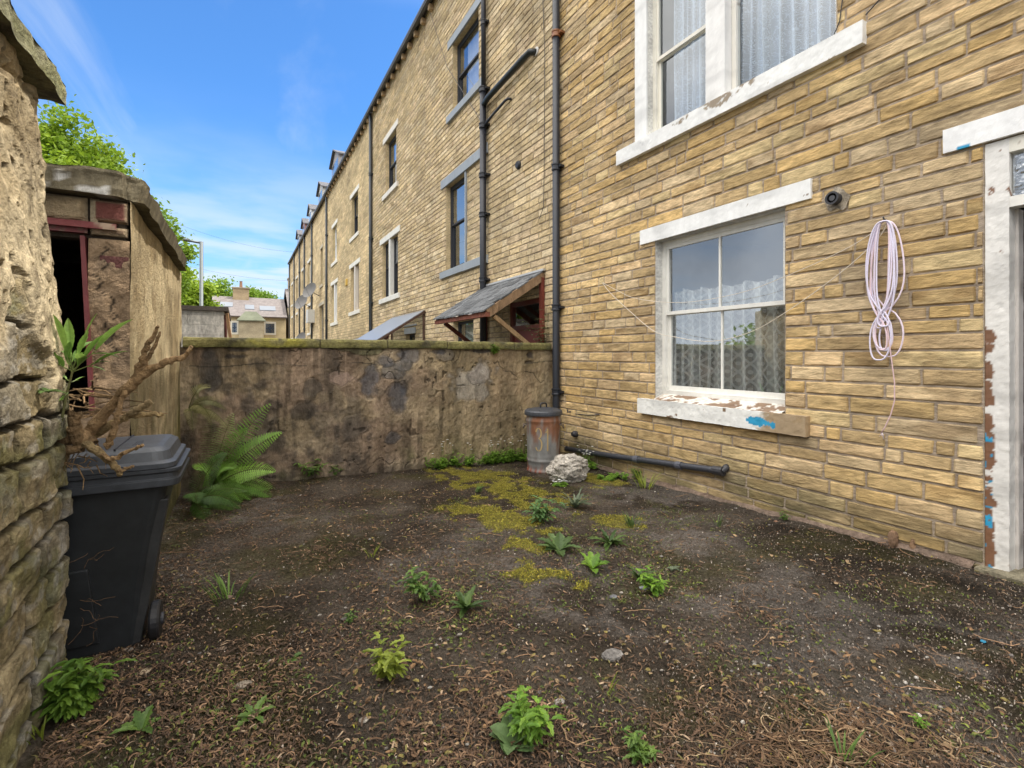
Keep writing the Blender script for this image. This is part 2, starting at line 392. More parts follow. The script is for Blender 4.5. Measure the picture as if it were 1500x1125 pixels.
# ================================================================== STONE WALLS
def wall_courses(mb, y0, y1, z0, z1, ch, lo, hi, openings, tones, lod, X=WX, seed=0, weather=True):
    """coursed sandstone on the plane X, facing -X. openings: (y0,y1,z0,z1)"""
    r = np.random.default_rng(seed)
    # mortar backing cut round the openings
    ysp = sorted(set([y0, y1] + [min(max(q, y0), y1) for o in openings for q in o[:2]]))
    zsp = sorted(set([z0, z1] + [min(max(q, z0), z1) for o in openings for q in o[2:4]]))
    mc = np.array(tones['mortar'])
    for a, b in zip(ysp[:-1], ysp[1:]):
        for c, d in zip(zsp[:-1], zsp[1:]):
            if b-a < 1e-4 or d-c < 1e-4: continue
            my, mz = (a+b)/2, (c+d)/2
            if any(o[0] < my < o[1] and o[2] < mz < o[3] for o in openings): continue
            mb.add([(X+.004,a,c),(X+.004,a,d),(X+.004,b,d),(X+.004,b,c)], [(3,2,1,0)], mc)
    for o in openings:          # reveals
        a, b, c, d = o[:4]; dp = o[4] if len(o) > 4 else .16; rc = np.array(o[5] if len(o) > 5 else tones['cols'][0])*.95
        mb.add([(X+.004,b,c),(X+.004,b,d),(X+dp,b,d),(X+dp,b,c)], [(0,1,2,3)], rc)
        mb.add([(X+.004,a,c),(X+.004,a,d),(X+dp,a,d),(X+dp,a,c)], [(3,2,1,0)], rc)
        mb.add([(X+.004,a,d),(X+.004,b,d),(X+dp,b,d),(X+dp,a,d)], [(0,1,2,3)], rc*.8)
        mb.add([(X+.004,a,c),(X+.004,b,c),(X+dp,b,c),(X+dp,a,c)], [(3,2,1,0)], rc)
    z = z0; cols = tones['cols']; j = tones.get('joint', .011)
    while z < z1 - .03:
        h = ch * r.uniform(.82, 1.16); zt = min(z+h, z1)
        y = y0 - r.uniform(0, .3)
        while y < y1:
            w = r.uniform(lo, hi) if r.random() > .14 else r.uniform(lo*.45, lo)
            a, b = max(y, y0), min(y+w, y1); y += w
            if b - a < .04: continue
            rects = [(a, b, z, zt)]
            for o in openings:
                nr = []
                for q in rects:
                    if q[1] <= o[0] or q[0] >= o[1] or q[3] <= o[2] or q[2] >= o[3]: nr.append(q); continue
                    if q[0] < o[0]: nr.append((q[0], o[0], q[2], q[3]))
                    if q[1] > o[1]: nr.append((o[1], q[1], q[2], q[3]))
                    m0, m1 = max(q[0], o[0]), min(q[1], o[1])
                    if q[2] < o[2]: nr.append((m0, m1, q[2], o[2]))
                    if q[3] > o[3]: nr.append((m0, m1, o[3], q[3]))
                rects = nr
            base = np.array(cols[r.integers(len(cols))]) * r.uniform(.84, 1.12)
            for q in rects:
                if q[1]-q[0] < .03 or q[3]-q[2] < .022: continue
                stone(mb, q, X, j, base, lod, r, weather)
        z = zt
def stone(mb, q, X, j, base, lod, r, weather):
    a, b, c, d = q[0]+j/2, q[1]-j/2, q[2]+j/2, q[3]-j/2
    w, h = b-a, d-c; sd_ = r.uniform(0, 99)
    if lod == 0: nx, nz = max(4, int(w/.03)), 6
    elif lod == 1: nx, nz = max(3, int(w/.09)), 3
    else: nx, nz = 2, 2
    u = np.linspace(0, 1, nx); v = np.linspace(0, 1, nz)
    if lod < 2:
        u = np.concatenate([[0], np.linspace(.012/w if w > .05 else .1, 1-(.012/w if w > .05 else .1), nx), [1]])
        v = np.concatenate([[0], np.linspace(.09, .91, nz), [1]])
    V, U = np.meshgrid(v, u, indexing='ij')
    yy = a + U*w; zz = c + V*h
    if lod < 2:
        wob = (vnoise(yy*14+sd_, zz*14, 0)-.5)*.010
        edge = (U <= 0) | (U >= 1) | (V <= 0) | (V >= 1)
        yy = yy + np.where(edge, wob, 0)
        zz = zz + (vnoise(yy*9+sd_, zz*9, 5)-.5)*.010*(edge)
        tn = fbm(yy*7+sd_, zz*20, 2, 4); tn = .5*tn + .5*np.floor(tn*7)/7
        off = .004 + (tn-.33)*(.018 if lod == 0 else .013) + r.uniform(-.002,.004)
        off = np.where(edge, -.005, np.maximum(off, .0005))
        xx = X - off
        n = fbm(yy*7+sd_, zz*16, 0, 4)
        cc = base[None,None,:] * (0.78 + .42*n)[..., None]
        blot = sstep(.56, .74, fbm(yy*4+sd_*3, zz*9, 7, 3)) * (.62 if r.random() < .3 else .12)
        cc = mixc(cc, base*np.array([.56,.50,.44]), blot)
        cc = cc * np.where(edge, .8, 1)[..., None]
        n9 = fbm(yy*3.1, zz*24+sd_, 3, 4); cc = mixc(cc, np.array([.22,.155,.08]), sstep(.56,.72,n9)*(.5 if r.random() < .4 else .12))
        soot = sstep(.52,.70,fbm(yy*.8+3, zz*.8, 6, 4)); cc = cc*(1-.15*soot)[...,None]
        if weather:
            lowm = sstep(-.95, -1.5, zz)*fbm(yy*2.2, zz*3, 9, 3)
            cc = mixc(cc, np.array([.105,.10,.052]), np.clip(lowm*1.3, 0, .85))
        mb.grid(np.stack([xx, yy, zz], -1), cc, flip=True)
    else:
        o = .010 + r.uniform(0,.006)
        e = .004
        v_ = [(X-o,a+e,c+e),(X-o,b-e,c+e),(X-o,b-e,d-e),(X-o,a+e,d-e),(X+.008,a,c),(X+.008,b,c),(X+.008,b,d),(X+.008,a,d)]
        t = 1 + (fbm(np.array([a]), np.array([c]), 4, 3)[0]-.5)*.5
        mb.add(v_, [(0,3,2,1),(0,1,5,4),(1,2,6,5),(2,3,7,6),(3,0,4,7)][::1], base*t)

# stone tones (albedo)
NEAR = dict(cols=[(.68,.485,.235),(.64,.455,.215),(.71,.51,.255),(.61,.44,.235),(.69,.50,.28),(.56,.405,.21),(.70,.53,.31),(.66,.455,.20),(.62,.48,.295),(.71,.545,.29)], mortar=(.40,.325,.25), joint=.0135)
MID = dict(cols=[(.67,.52,.30),(.63,.485,.28),(.70,.555,.34),(.59,.46,.275),(.67,.52,.33),(.72,.585,.38)], mortar=(.33,.27,.20), joint=.013)
FAR = dict(cols=[(.65,.515,.30),(.61,.48,.285),(.68,.545,.33),(.57,.445,.265)], mortar=(.33,.27,.19), joint=.012)
EAVE = 9.45
WHITE = (.80,.79,.74)

def peel_box(mb, lo, hi, base=WHITE, under=(.20,.13,.08), amt=.3, seed=0, step=.012, bluey=None, bare=None, jit=.002):
    """painted stone block whose paint has flaked; every face is a fine grid"""
    x0,y0,z0 = lo; x1,y1,z1 = hi
    def face(o, ua, va, lu, lv, flip):
        nu, nv = max(2, int(lu/step)), max(2, int(lv/step))
        nu = min(nu, 260); nv = min(nv, 260)
        U, V = np.meshgrid(np.linspace(0,lu,nu), np.linspace(0,lv,nv), indexing='ij')
        P = np.array(o)[None,None,:] + U[...,None]*np.array(ua) + V[...,None]*np.array(va)
        n = fbm(P[...,1]*9+seed, P[...,2]*14+P[...,0]*14, seed, 5); n2 = fbm(P[...,1]*30, P[...,2]*30+P[...,0]*30, seed+4, 3)
        a = amt(P) if callable(amt) else amt
        k = sstep(.012, -.008, (n*.75+n2*.25) - (.20+.46*np.asarray(a)))
        c = mixc(mixc(base, np.array(base)*.82, sstep(.5,.75,fbm(P[...,1]*3, P[...,2]*9, 2, 4))), under, k)
        if bare is not None:
            kb = bare(P) ; c = mixc(c, (.36,.26,.15), kb)
        if bluey is not None:
            kb = bluey(P, n2); c = mixc(c, (.03,.30,.52), kb)
        P = P + (np.asarray(fbm(P[...,1]*22, P[...,2]*22, P[...,0]*22+seed, 3))-.5)[...,None]*jit*2
        mb.grid(P, c, flip)
    X,Y,Z = x1-x0,y1-y0,z1-z0
    face((x0,y0,z0),(0,1,0),(0,0,1),Y,Z,True)      # -X
    face((x0,y0,z0),(1,0,0),(0,0,1),X,Z,False)     # -Y
    face((x0,y1,z0),(1,0,0),(0,0,1),X,Z,True)      # +Y
    face((x0,y0,z1),(1,0,0),(0,1,0),X,Y,False)     # top
    face((x0,y0,z0),(1,0,0),(0,1,0),X,Y,True)      # bottom

def curtain(y0, y1, z0, z1, X, folds=9, amp=.02, seed=0, sag=0):
    mb = MB(); ny = 140; nz = 26
    U, V = np.meshgrid(np.linspace(0,1,ny), np.linspace(0,1,nz), indexing='ij')
    ph = U*folds*2*math.pi + np.sin(U*7+seed)*1.6 + (1-V)*.9*np.sin(U*5+seed)
    x = X + amp*np.sin(ph)*(1.15-.5*V) + amp*.4*np.sin(ph*2.3+1)
    y = y0 + (y1-y0)*U + .012*np.sin(ph*.5+V*3)
    z = z0 + (z1-z0)*V + .02*V*np.sin(ph*.5+2) - sag*V*4*U*(1-U)
    arc = U*(y1-y0)*1.25
    mb.grid(np.stack([x,y,z],-1), np.stack([arc/4, (z-z0)/4, np.clip(.5+.5*np.sin(ph+.8),0,1)*np.ones_like(V)], -1), flip=True)
    return mb
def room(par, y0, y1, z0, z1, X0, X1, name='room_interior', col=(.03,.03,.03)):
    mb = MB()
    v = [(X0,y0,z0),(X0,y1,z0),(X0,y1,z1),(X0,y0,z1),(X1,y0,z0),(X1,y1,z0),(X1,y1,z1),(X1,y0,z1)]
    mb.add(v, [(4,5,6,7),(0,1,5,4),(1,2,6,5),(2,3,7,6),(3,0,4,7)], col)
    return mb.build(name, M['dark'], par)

def sash(par, y0, y1, z0, z1, rail, X, col, fw=.05, bars_up=0, bars_lo=0, glass='glass', cols2=None, open_up=0, name='window'):
    """frame (part), returns it; glass as its child. lower sash sits deeper than the upper one"""
    mb = MB(); c = np.array(col)
    def fr(lo, hi, amt=.12): peel_box(mb, lo, hi, tuple(c), (.28,.2,.14) if c.mean() > .4 else tuple(c*.7), amt, seed=y0*3, step=.03, jit=.001)
    fr((X,y0,z0),(X+.07,y0+fw,z1)); fr((X,y1-fw,z0),(X+.07,y1,z1))
    fr((X,y0+fw,z1-fw),(X+.07,y1-fw,z1)); fr((X,y0+fw,z0),(X+.07,y1-fw,z0+fw*1.1), .2)
    a, b = y0+fw, y1-fw
    xs = X+.012; sw = fw*.75
    # upper sash
    if rail is not None:
        mb.box((xs,a,rail-.012),(xs+.035,b,rail+.030), c*.97)
        mb.box((xs,a,rail+.030),(xs+.035,a+sw,z1-fw), c); mb.box((xs,b-sw,rail+.030),(xs+.035,b,z1-fw), c)
        mb.box((xs,a+sw,z1-fw-sw),(xs+.035,b-sw,z1-fw), c)
        for k in range(bars_up):
            ym = a + (b-a)*(k+1)/(bars_up+1); mb.box((xs+.003,ym-.011,rail+.030),(xs+.032,ym+.011,z1-fw-sw), c)
        xl = xs+.037
        mb.box((xl,a,z0+fw*1.1),(xl+.03,a+sw,rail+.02), c); mb.box((xl,b-sw,z0+fw*1.1),(xl+.03,b,rail+.02), c)
        mb.box((xl,a+sw,rail-.02),(xl+.03,b-sw,rail+.02), c); mb.box((xl,a+sw,z0+fw*1.1),(xl+.03,b-sw,z0+fw*1.1+sw*1.4), c)
        for k in range(bars_lo):
            ym = a + (b-a)*(k+1)/(bars_lo+1); mb.box((xl+.002,ym-.011,z0+fw*1.1+sw*1.4),(xl+.028,ym+.011,rail-.02), c)
    w = mb.build(name, M['paint'], par, bevel=0)
    g = MB()
    if rail is not None:
        g.add([(xs+.018,a+.01,rail+.02),(xs+.018,a+.01,z1-fw-.01),(xs+.018,b-.01,z1-fw-.01),(xs+.018,b-.01,rail+.02)], [(3,2,1,0)])
        g.add([(xl+.015,a+.01,z0+fw),(xl+.015,a+.01,rail),(xl+.015,b-.01,rail),(xl+.015,b-.01,z0+fw)], [(3,2,1,0)])
    else:
        g.add([(X+.035,a-.01,z0+fw),(X+.035,a-.01,z1-fw+.01),(X+.035,b+.01,z1-fw+.01),(X+.035,b+.01,z0+fw)], [(3,2,1,0)])
    g.build('glass_pane', M[glass], w)
    return w

def roof_and_shell(par, y0, y1, depth=9.0, pitch=33, oh=.05, endwalls=True):
    rz = EAVE + (depth/2)*math.tan(R(pitch))
    mb = MB(); t = .10; xm = WX+depth/2
    e = WX-.22; ez = EAVE - .22*math.tan(R(pitch)) + .12
    mb.hexa([(e,y0,ez-t),(xm,y0,rz-t+.12),(xm,y1,rz-t+.12),(e,y1,ez-t),(e,y0,ez),(xm,y0,rz+.12),(xm,y1,rz+.12),(e,y1,ez)], (.16,.16,.165))
    e2 = WX+depth+.22
    mb.hexa([(xm,y0,rz-t+.12),(e2,y0,ez-t),(e2,y1,ez-t),(xm,y1,rz-t+.12),(xm,y0,rz+.12),(e2,y0,ez),(e2,y1,ez),(xm,y1,rz+.12)], (.16,.16,.165))
    mb.build('roof', M['slate'], par)
    mb = MB(); c = (.5,.4,.24)
    X1 = WX+depth
    mb.box((X1-.3,y0,-1.9),(X1,y1,EAVE), c)
    for yy, s_ in ((y0,1),(y1,-1)):
        a, b = (yy, yy+.02) if s_ > 0 else (yy-.02, yy)
        mb.hexa([(WX+.3,a,-1.9),(X1-.3,a,-1.9),(X1-.3,b,-1.9),(WX+.3,b,-1.9),(WX+.3,a,EAVE),(X1-.3,a,EAVE),(X1-.3,b,EAVE),(WX+.3,b,EAVE)], c)
        mb.add([(WX+.02,a,EAVE),(X1,a,EAVE),(xm,a,rz)], [(0,1,2),(2,1,0)], c)
    mb.build('party_wall', M['stonefar'], par)
def gutter(par, y0, y1, corb=.62):
    mb = MB(); x = WX-.16; z = EAVE-.06
    pr = [(-.07,.06),(-.075,-.01),(-.04,-.06),(.03,-.06),(.06,.0),(.06,.06)]
    V = []; 
    for yy in (y0, y1): V += [(x+a, yy, z+b) for a, b in pr]
    n = len(pr); mb.add(V, [(i, (i+1)%n, (i+1)%n+n, i+n) for i in range(n)]+[tuple(range(n)), tuple(range(n,2*n))[::-1]], (.06,.065,.075))
    mb.build('gutter', M['blackpipe'], par)
    y = y0+.3
    while y < y1-.1 and y0 > 0 and y0 < 30:
        mb = MB(); mb.box((WX-.13,y-.06,EAVE-.26),(WX+.05,y+.06,EAVE-.125), (.50,.36,.22)); y += corb
        mb.build('corbel', M['stonefar'], par)
def pipe(par, path, r, name='drainpipe', col=(.05,.06,.085), collars=(), rusty=(), bracket=True, seg=12):
    mb = MB(); mb.tube(path, r, seg, col)
    o = mb.build(name, M['blackpipe'], par, smooth=True)
    for i, z in enumerate(collars):
        m2 = MB(); x, y = path[0][0], path[0][1]
        cc = (.26,.10,.035) if i in rusty else np.array(col)*.9
        m2.lathe([(r*1.02,-.055),(r*1.3,-.05),(r*1.3,-.03),(r*1.16,-.02),(r*1.16,.02),(r*1.3,.03),(r*1.3,.05),(r*1.02,.055)], (x,y,z), 14, cc)
        if bracket: m2.box((x,y-r*2.1,z-.018),(WX+.01,y+r*2.1,z+.018), np.array(cc)*.8)
        m2.build('collar', M['blackpipe'], o, smooth=False)
    return o

# ================================================================== HOUSE 1 (ours)
H = thing('terraced_house', (WX, 3.0, -1.6), 'nearest golden sandstone house with flaking white windows and an open back door', 'house')
low = (2.83, 4.49, -.60, 1.40, .17, (.74,.73,.69)); up1 = (3.72, 4.62, 2.72, 4.75, .15, WHITE); up2 = (2.37, 3.47, 2.72, 4.75, .15, WHITE); dr = (.30, 1.40, -1.53, 1.46, .14, (.5,.4,.25))
mb = MB()
wall_courses(mb, -1.2, 6.62, -1.80, 6.4, .124, .24, .64, [low, (2.37,4.62,2.72,4.75,.15,WHITE), dr], NEAR, 0, seed=3)
wall_courses(mb, -1.2, 6.62, 6.4, EAVE, .128, .25, .5, [], NEAR, 2, seed=4)
# flush far reveal backing
mb.build('wall', M['stone'], H, smooth=False)
roof_and_shell(H, -1.2, 6.62)
gutter(H, -1.2, 6.62)

# lower window
Xf = WX+.12
wl = sash(H, low[0], low[1], -.505, 1.40, .50, Xf, (.80,.785,.73), .055, 1, 1)
curt = curtain(2.86, 4.47, -.47, .80, Xf+.17, 11, .045, 1, .02); curt.build('net_curtain', M['lace_diamond'], wl, smooth=True)
room(wl, 2.7, 4.6, -.60, 1.5, Xf+.09, Xf+1.6)
mb = MB()
peel_box(mb, (WX-.030,2.57,1.405), (WX+.13,4.73,1.585), (.83,.83,.81), amt=.02, seed=5)
mb.build('lintel', M['paint'], wl)
def sillamt(P):
    return .16 + .80*sstep(WX-.06, WX+.0, P[...,0])*sstep(4.6,4.3,P[...,1]) + .25*sstep(3.2,2.9,P[...,1])
def sillbare(P):
    k = sstep(3.03, 2.93, P[...,1] + (fbm(P[...,1]*12,P[...,2]*18,1,3)-.5)*.25 + (P[...,2]+.65)*.55); return k*.95
def sillblue(P, n2):
    y = P[...,1]; z = P[...,2]
    d = ((y-3.06)/.12)**2 + ((z+.66)/.045)**2; d2 = ((y-2.90)/.025)**2 + ((z+.68)/.03)**2
    return ((np.minimum(d, d2) + (n2-.5)*1.3) < 1).astype(float)*(P[...,0] < WX)
mb = MB()
peel_box(mb, (WX-.075,2.59,-.745), (WX+.14,4.73,-.56), (.80,.80,.77), amt=sillamt, seed=8, step=.009, bare=sillbare, bluey=sillblue, jit=.004)
U, V = np.meshgrid(np.linspace(0,1,180), np.linspace(0,1,24), indexing='ij')
yy = low[0]+.003+(low[1]-low[0]-.006)*U; xx = WX-.055+.18*V; nn = fbm(yy*7, xx*16, 3, 5); n2 = fbm(yy*22, xx*30, 9, 3)
bare_ = sstep(.50,.54, nn*.7+n2*.3+.10*sstep(.9,.2,V))
cc = mixc(mixc((.70,.66,.60),(.50,.45,.38),sstep(.5,.7,n2)), mixc((.16,.09,.055),(.28,.19,.12), n2), bare_)
mb.grid(np.stack([xx, yy, -.562+.07*V**1.2+.004*(1-bare_)+(n2-.5)*.004], -1), cc, flip=True)
mb.build('sill', M['paint'], wl)
# painted far reveal of the lower window is in the wall mesh

# upper pair of windows
wu1 = sash(H, up1[0], up1[1], 2.738, 4.75, 3.72, WX+.09, (.80,.77,.68), .05, 0, 0, glass='glassclear')
curtain(3.76, 4.42, 2.80, 4.7, WX+.25, 6, .03, 2).build('net_curtain', M['lace_leaf'], wu1, smooth=True)
room(wu1, 3.62, 4.7, 2.7, 4.8, WX+.17, WX+1.6)
wu2 = sash(H, up2[0], up2[1], 2.738, 4.75, None, WX+.09, (.80,.77,.70), .05, 0, 0, glass='glassclear')
curtain(2.40, 3.45, 2.80, 4.7, WX+.24, 8, .038, 5).build('net_curtain', M['lace_leaf'], wu2, smooth=True)
room(wu2, 2.3, 3.55, 2.7, 4.8, WX+.17, WX+1.6)
mb = MB()
peel_box(mb, (WX-.022,3.472,2.74), (WX+.09,3.718,4.75), (.80,.79,.77), amt=.05, seed=3, step=.03)
mb.build('mullion', M['paint'], wu1)
mb = MB()
peel_box(mb, (WX-.022,4.622,2.74), (WX+.008,4.83,4.75), (.82,.82,.80), amt=.02, seed=4, step=.03)
mb.build('jamb', M['paint'], wu1)
mb = MB(); peel_box(mb, (WX-.03,2.2,4.76), (WX+.10,5.0,4.96), amt=.02, seed=14, step=.04); mb.build('lintel', M['paint'], wu1)
mb = MB()
peel_box(mb, (WX-.07,2.13,2.55), (WX+.10,5.14,2.738), (.80,.80,.78), amt=lambda P: .08+.5*sstep(.0,1,1-np.abs(P[...,1]-3.6)/1.1)*sstep(2.60,2.72,P[...,2]), under=(.30,.24,.17), seed=21, step=.012, jit=.003)
mb.build('sill', M['paint'], wu1)

# back door
mb = MB()
def jamt(P): return .10 + .75*sstep(.30,.05,P[...,2])*sstep(1.325,1.372,P[...,1])
peel_box(mb, (WX+.005,1.275,-1.50), (WX+.11,1.397,1.455), (.74,.72,.68), under=(.20,.10,.055), amt=jamt, seed=2, step=.01, jit=.004,
         bluey=lambda P, n2: ((n2 > .66) & (P[...,1] > 1.36) & (P[...,2] < -.5)).astype(float))
peel_box(mb, (WX+.005,.303,-1.50), (WX+.11,.42,1.455), (.78,.77,.74), amt=.1, seed=12, step=.03)
peel_box(mb, (WX+.006,.42,.99), (WX+.10,1.275,1.06), (.78,.76,.70), amt=.08, seed=6, step=.012)
peel_box(mb, (WX+.006,.42,1.36), (WX+.10,1.275,1.455), (.76,.73,.64), amt=.06, seed=7, step=.012)
# rebate lining
peel_box(mb, (WX+.112,1.258,-1.50), (WX+.20,1.395,.99), (.66,.62,.58), amt=.12, seed=9, step=.015)
df = mb.build('door_frame', M['paint'], H)
mb = MB(); mb.add([(WX+.05,.43,1.05),(WX+.05,.43,1.37),(WX+.05,1.27,1.37),(WX+.05,1.27,1.05)], [(3,2,1,0)]); mb.build('transom_glass', M['glassobscure'], df)
for z in (.48, -.62, -1.25):
    mb = MB(); mb.box((WX+.125,1.2215,z-.05),(WX+.165,1.2245,z+.05), (.62,.58,.54)); mb.box((WX+.128,1.219,z-.045),(WX+.162,1.2213,z+.045), (.7,.66,.62)); mb.build('hinge', M['paint'], df)
mb = MB()
mb.box((WX+.22,1.215,-1.49),(WX+1.02,1.252,.98), (.02,.035,.10)); d_ = mb.build('door', M['plain'], H)
mb = MB(); mb.tube([(WX+.93,1.19,-.5),(WX+.93,1.14,-.5),(WX+.80,1.14,-.5)], .01, 8, (.5,.45,.3)); mb.build('handle', M['metal'], d_)
room(H, .0, 1.45, -1.52, 1.5, WX+.20, WX+3)
mb = MB(); peel_box(mb, (WX-.028,.10,1.465), (WX+.10,1.62,1.635), (.83,.83,.82), amt=.02, seed=33, step=.012,
    bluey=lambda P, n2: ((np.abs(P[...,1]-1.50) < .035) & (P[...,2] < 1.485)).astype(float)); mb.build('lintel', M['paint'], df)
mb = MB()
peel_box(mb, (WX-.10,.1,-1.60), (WX+.2,1.42,-1.466), (.36,.32,.22), under=(.2,.19,.10), amt=.4, seed=40, step=.02, jit=.01)
mb.build('doorstep', M['rock'], H)
# rough cement fillet along the foot of the wall
mb = MB(); ys = np.arange(1.45, 6.5, .03); prof = np.linspace(0, 1, 5)
U, V = np.meshgrid(ys, prof, indexing='ij')
wd = .05 + .05*fbm(U*2.2, 0*U, 4, 4)
P = np.stack([WX+.02 - wd*V, U, gz(WX-wd, U) + .055*(1-V)**1.5*(.5+fbm(U*5, V*2, 1, 3)) + .004 - .02*(V > .95)], -1)
mb.grid(P, mixc((.19,.15,.115), (.27,.19,.145), fbm(U*4, V*3, 0, 4)), flip=False)
mb.build('cement_footing', M['rock'], H, smooth=False)
# flue terminal
mb = MB()
t = np.linspace(0, 2*math.pi, 22, endpoint=False)
rr = .10*(1+.3*(vnoise(np.cos(t)*2+5, np.sin(t)*2+5)-.5)*2)
mb.add([(WX-.020,2.36,1.34)]+[(WX-.012,2.36+a*math.cos(b),1.34+a*math.sin(b)) for a, b in zip(rr, t)], [(0,1+(i+1)%22,1+i) for i in range(22)], (.40,.34,.26))
fl = mb.build('vent_patch', M['rock'], H)
mb = MB(); mb.lathe([(.05,.0),(.05,-.07),(.056,-.075),(.056,-.085),(.04,-.085),(.04,-.02)], (WX-.005,2.36,1.34), 22, (.035,.035,.04), 'x')
mb.lathe([(.024,-.01),(.024,-.078),(.012,-.078)], (WX-.005,2.36,1.34), 16, (.06,.06,.065), 'x')
mb.build('flue_pipe', M['plain'], fl, smooth=False)
# waste pipe low on the wall
wp = [(WX-.07,6.3,-1.47),(WX-.07,5.7,-1.43),(WX-.065,4.6,-1.335),(WX-.06,3.62,-1.25),(WX-.06,3.50,-1.24)]
mb = MB(); mb.tube(wp, .038, 12, (.035,.038,.048)); w_ = mb.build('waste_pipe', M['blackpipe'], H, smooth=True)
for y, z in ((4.75,-1.348),(4.05,-1.288)):
    mb = MB(); mb.tube([(WX-.065,y+.04,z-.0035),(WX-.065,y-.04,z+.0035)], .046, 12, (.075,.08,.10)); mb.build('collar', M['blackpipe'], w_, smooth=False)
mb = MB(); mb.tube([(WX-.06,3.58,-1.246),(WX-.06,3.46,-1.238)], .05, 12, (.03,.03,.035)); mb.tube([(WX-.06,3.48,-1.24),(WX-.01,3.46,-1.20),(WX+.03,3.46,-1.19)], .036, 12, (.03,.03,.035)); mb.build('elbow', M['blackpipe'], w_, smooth=False)
# corner drainpipe
pipe(H, [(WX-.085,6.56,EAVE-.1),(WX-.085,6.56,-.95),(WX-.10,6.57,-1.05),(WX-.10,6.57,-1.5)], .058, collars=(8.6,5.13,3.0,.75,-.6), rusty=(1,), col=(.018,.022,.032))
# small iron tap pipe by the dustbin
mb = MB(); mb.tube([(WX,6.28,-.90),(WX-.06,6.28,-.90),(WX-.06,6.28,-.86)], .012, 8, (.05,.05,.06)); mb.tube([(WX,6.2,-.92),(WX-.02,5.8,-.90),(WX-.02,5.55,-.86)], .007, 6, (.05,.05,.06)); mb.build('tap_pipe', M['blackpipe'], H)
mb = MB(); mb.lathe([(.045,0),(.05,-.05),(.03,-.09)], (WX,6.12,-1.22), 14, (.03,.03,.035), 'x'); mb.build('drain_stub', M['plain'], H)
# cable at the right-hand end of the upper sill
mb = MB(); mb.tube([(WX-.02,2.28,3.4),(WX-.02,2.30,3.1),(WX-.02,2.33,2.86),(WX-.02,2.38,2.76)], .005, 6, (.03,.03,.03))
mb.tube([(WX-.02,2.0,3.3),(WX-.02,1.98,3.05),(WX-.02,2.02,2.86),(WX-.02,2.13,2.79)], .006, 6, (.03,.03,.03)); mb.build('cable', M['plain'], H)

# ================================================================== HOUSE 2
H2 = thing('terraced_house', (WX, 13.0, -1.8), 'second sandstone house with grey lintels, slate roofed porch and black soil pipe', 'house')
DK = (.035,.037,.045); GREY = (.30,.33,.36)
o_a = (9.67, 11.15, 5.86, 7.52); o_b = (10.42, 11.6, 2.08, 4.2); o_c = (16.1, 17.45, 5.66, 7.5); o_d = (15.9, 17.9, 2.0, 3.98)
o_e = (9.95, 11.1, -.5, .78); o_f = (7.12, 8.3, -1.6, .98); o_g = (14.1, 15.0, -1.5, .62)
mb = MB()
inf = (9.2, 10.36, 2.08, 4.2)
wall_courses(mb, 6.66, 13.2, -1.85, EAVE, .118, .2, .5, [o_a, (9.2,11.6,2.08,4.2), o_e, o_f], MID, 1, seed=11, weather=False)
wall_courses(mb, 13.2, 19.45, -1.85, EAVE, .118, .22, .5, [o_c, o_d, o_g], MID, 1, seed=12, weather=False)
PALE = dict(cols=[(.66,.52,.31),(.70,.56,.35),(.64,.50,.32)], mortar=(.5,.42,.3), joint=.012)
wall_courses(mb, 9.2, 10.36, 2.08, 4.2, .14, .25, .45, [], PALE, 1, X=WX+.03, seed=13, weather=False)
mb.build('wall', M['stone'], H2)
roof_and_shell(H2, 6.66, 19.45); gutter(H2, 6.66, 19.45)
def plainblock(par, name, lo, hi, col): 
    mb = MB(); mb.box(lo, hi, col); return mb.build(name, M['paint'], par, bevel=.006)
def dwindow(par, o, rail, col, lint, sillc, lz=.2, sz=.17, ext=.28, blind=(.62,.63,.65), mull=None, glass='glass', depth=.15, blindf=(0,1), ext_lo=None):
    X = WX+depth-.03
    rooms = [(o[0], o[1])] if mull is None else [(o[0], (o[0]+o[1])/2-.1), ((o[0]+o[1])/2+.1, o[1])]
    first = None
    for a, b in rooms:
        w = sash(par, a, b, o[2], o[3], rail, X, col, .055, 0, 0, glass=glass)
        if blind is not None:
            mb = MB(); n = 30; U, V = np.meshgrid(np.linspace(0,1,n), np.linspace(0,1,6), indexing='ij')
            ya, yb = a+(b-a)*blindf[0], a+(b-a)*blindf[1]
            mb.grid(np.stack([X+.14+.012*np.sin(U*26), ya+(yb-ya)*U, o[2]+.06+(o[3]-o[2]-.1)*V], -1), blind, flip=True)
            mb.build('blind', M['plain'], w, smooth=True)
        room(w, a-.02, b+.02, o[2]-.02, o[3]+.02, X+.08, X+.9)
        first = first or w
    if mull:
        m_ = (o[0]+o[1])/2; plainblock(first, 'mullion', (WX-.015,m_-.1,o[2]+.002), (X+.06,m_+.1,o[3]-.002), mull)
    e0 = ext if ext_lo is None else ext_lo
    if lint is not None: plainblock(first, 'lintel', (WX-.035,o[0]-e0,o[3]+.003), (WX+depth-.04,o[1]+ext,o[3]+lz), lint)
    plainblock(first, 'sill', (WX-.07,o[0]-e0,o[2]-sz), (WX+depth-.04,o[1]+ext,o[2]-.003), sillc)
    return first
dwindow(H2, o_a, 6.72, DK, GREY, GREY, blindf=(0,.8))
wb = dwindow(H2, o_b, 3.22, DK, None, GREY, blindf=(0,.55), ext_lo=0.0)
plainblock(wb, 'lintel', (WX-.035,9.2,4.203), (WX+.10,11.9,4.42), GREY)
plainblock(wb, 'sill', (WX-.07,9.2,1.90), (WX+.026,10.417,2.077), GREY)
plainblock(wb, 'mullion', (WX-.012,10.362,2.08), (WX+.12,10.418,4.2), GREY)
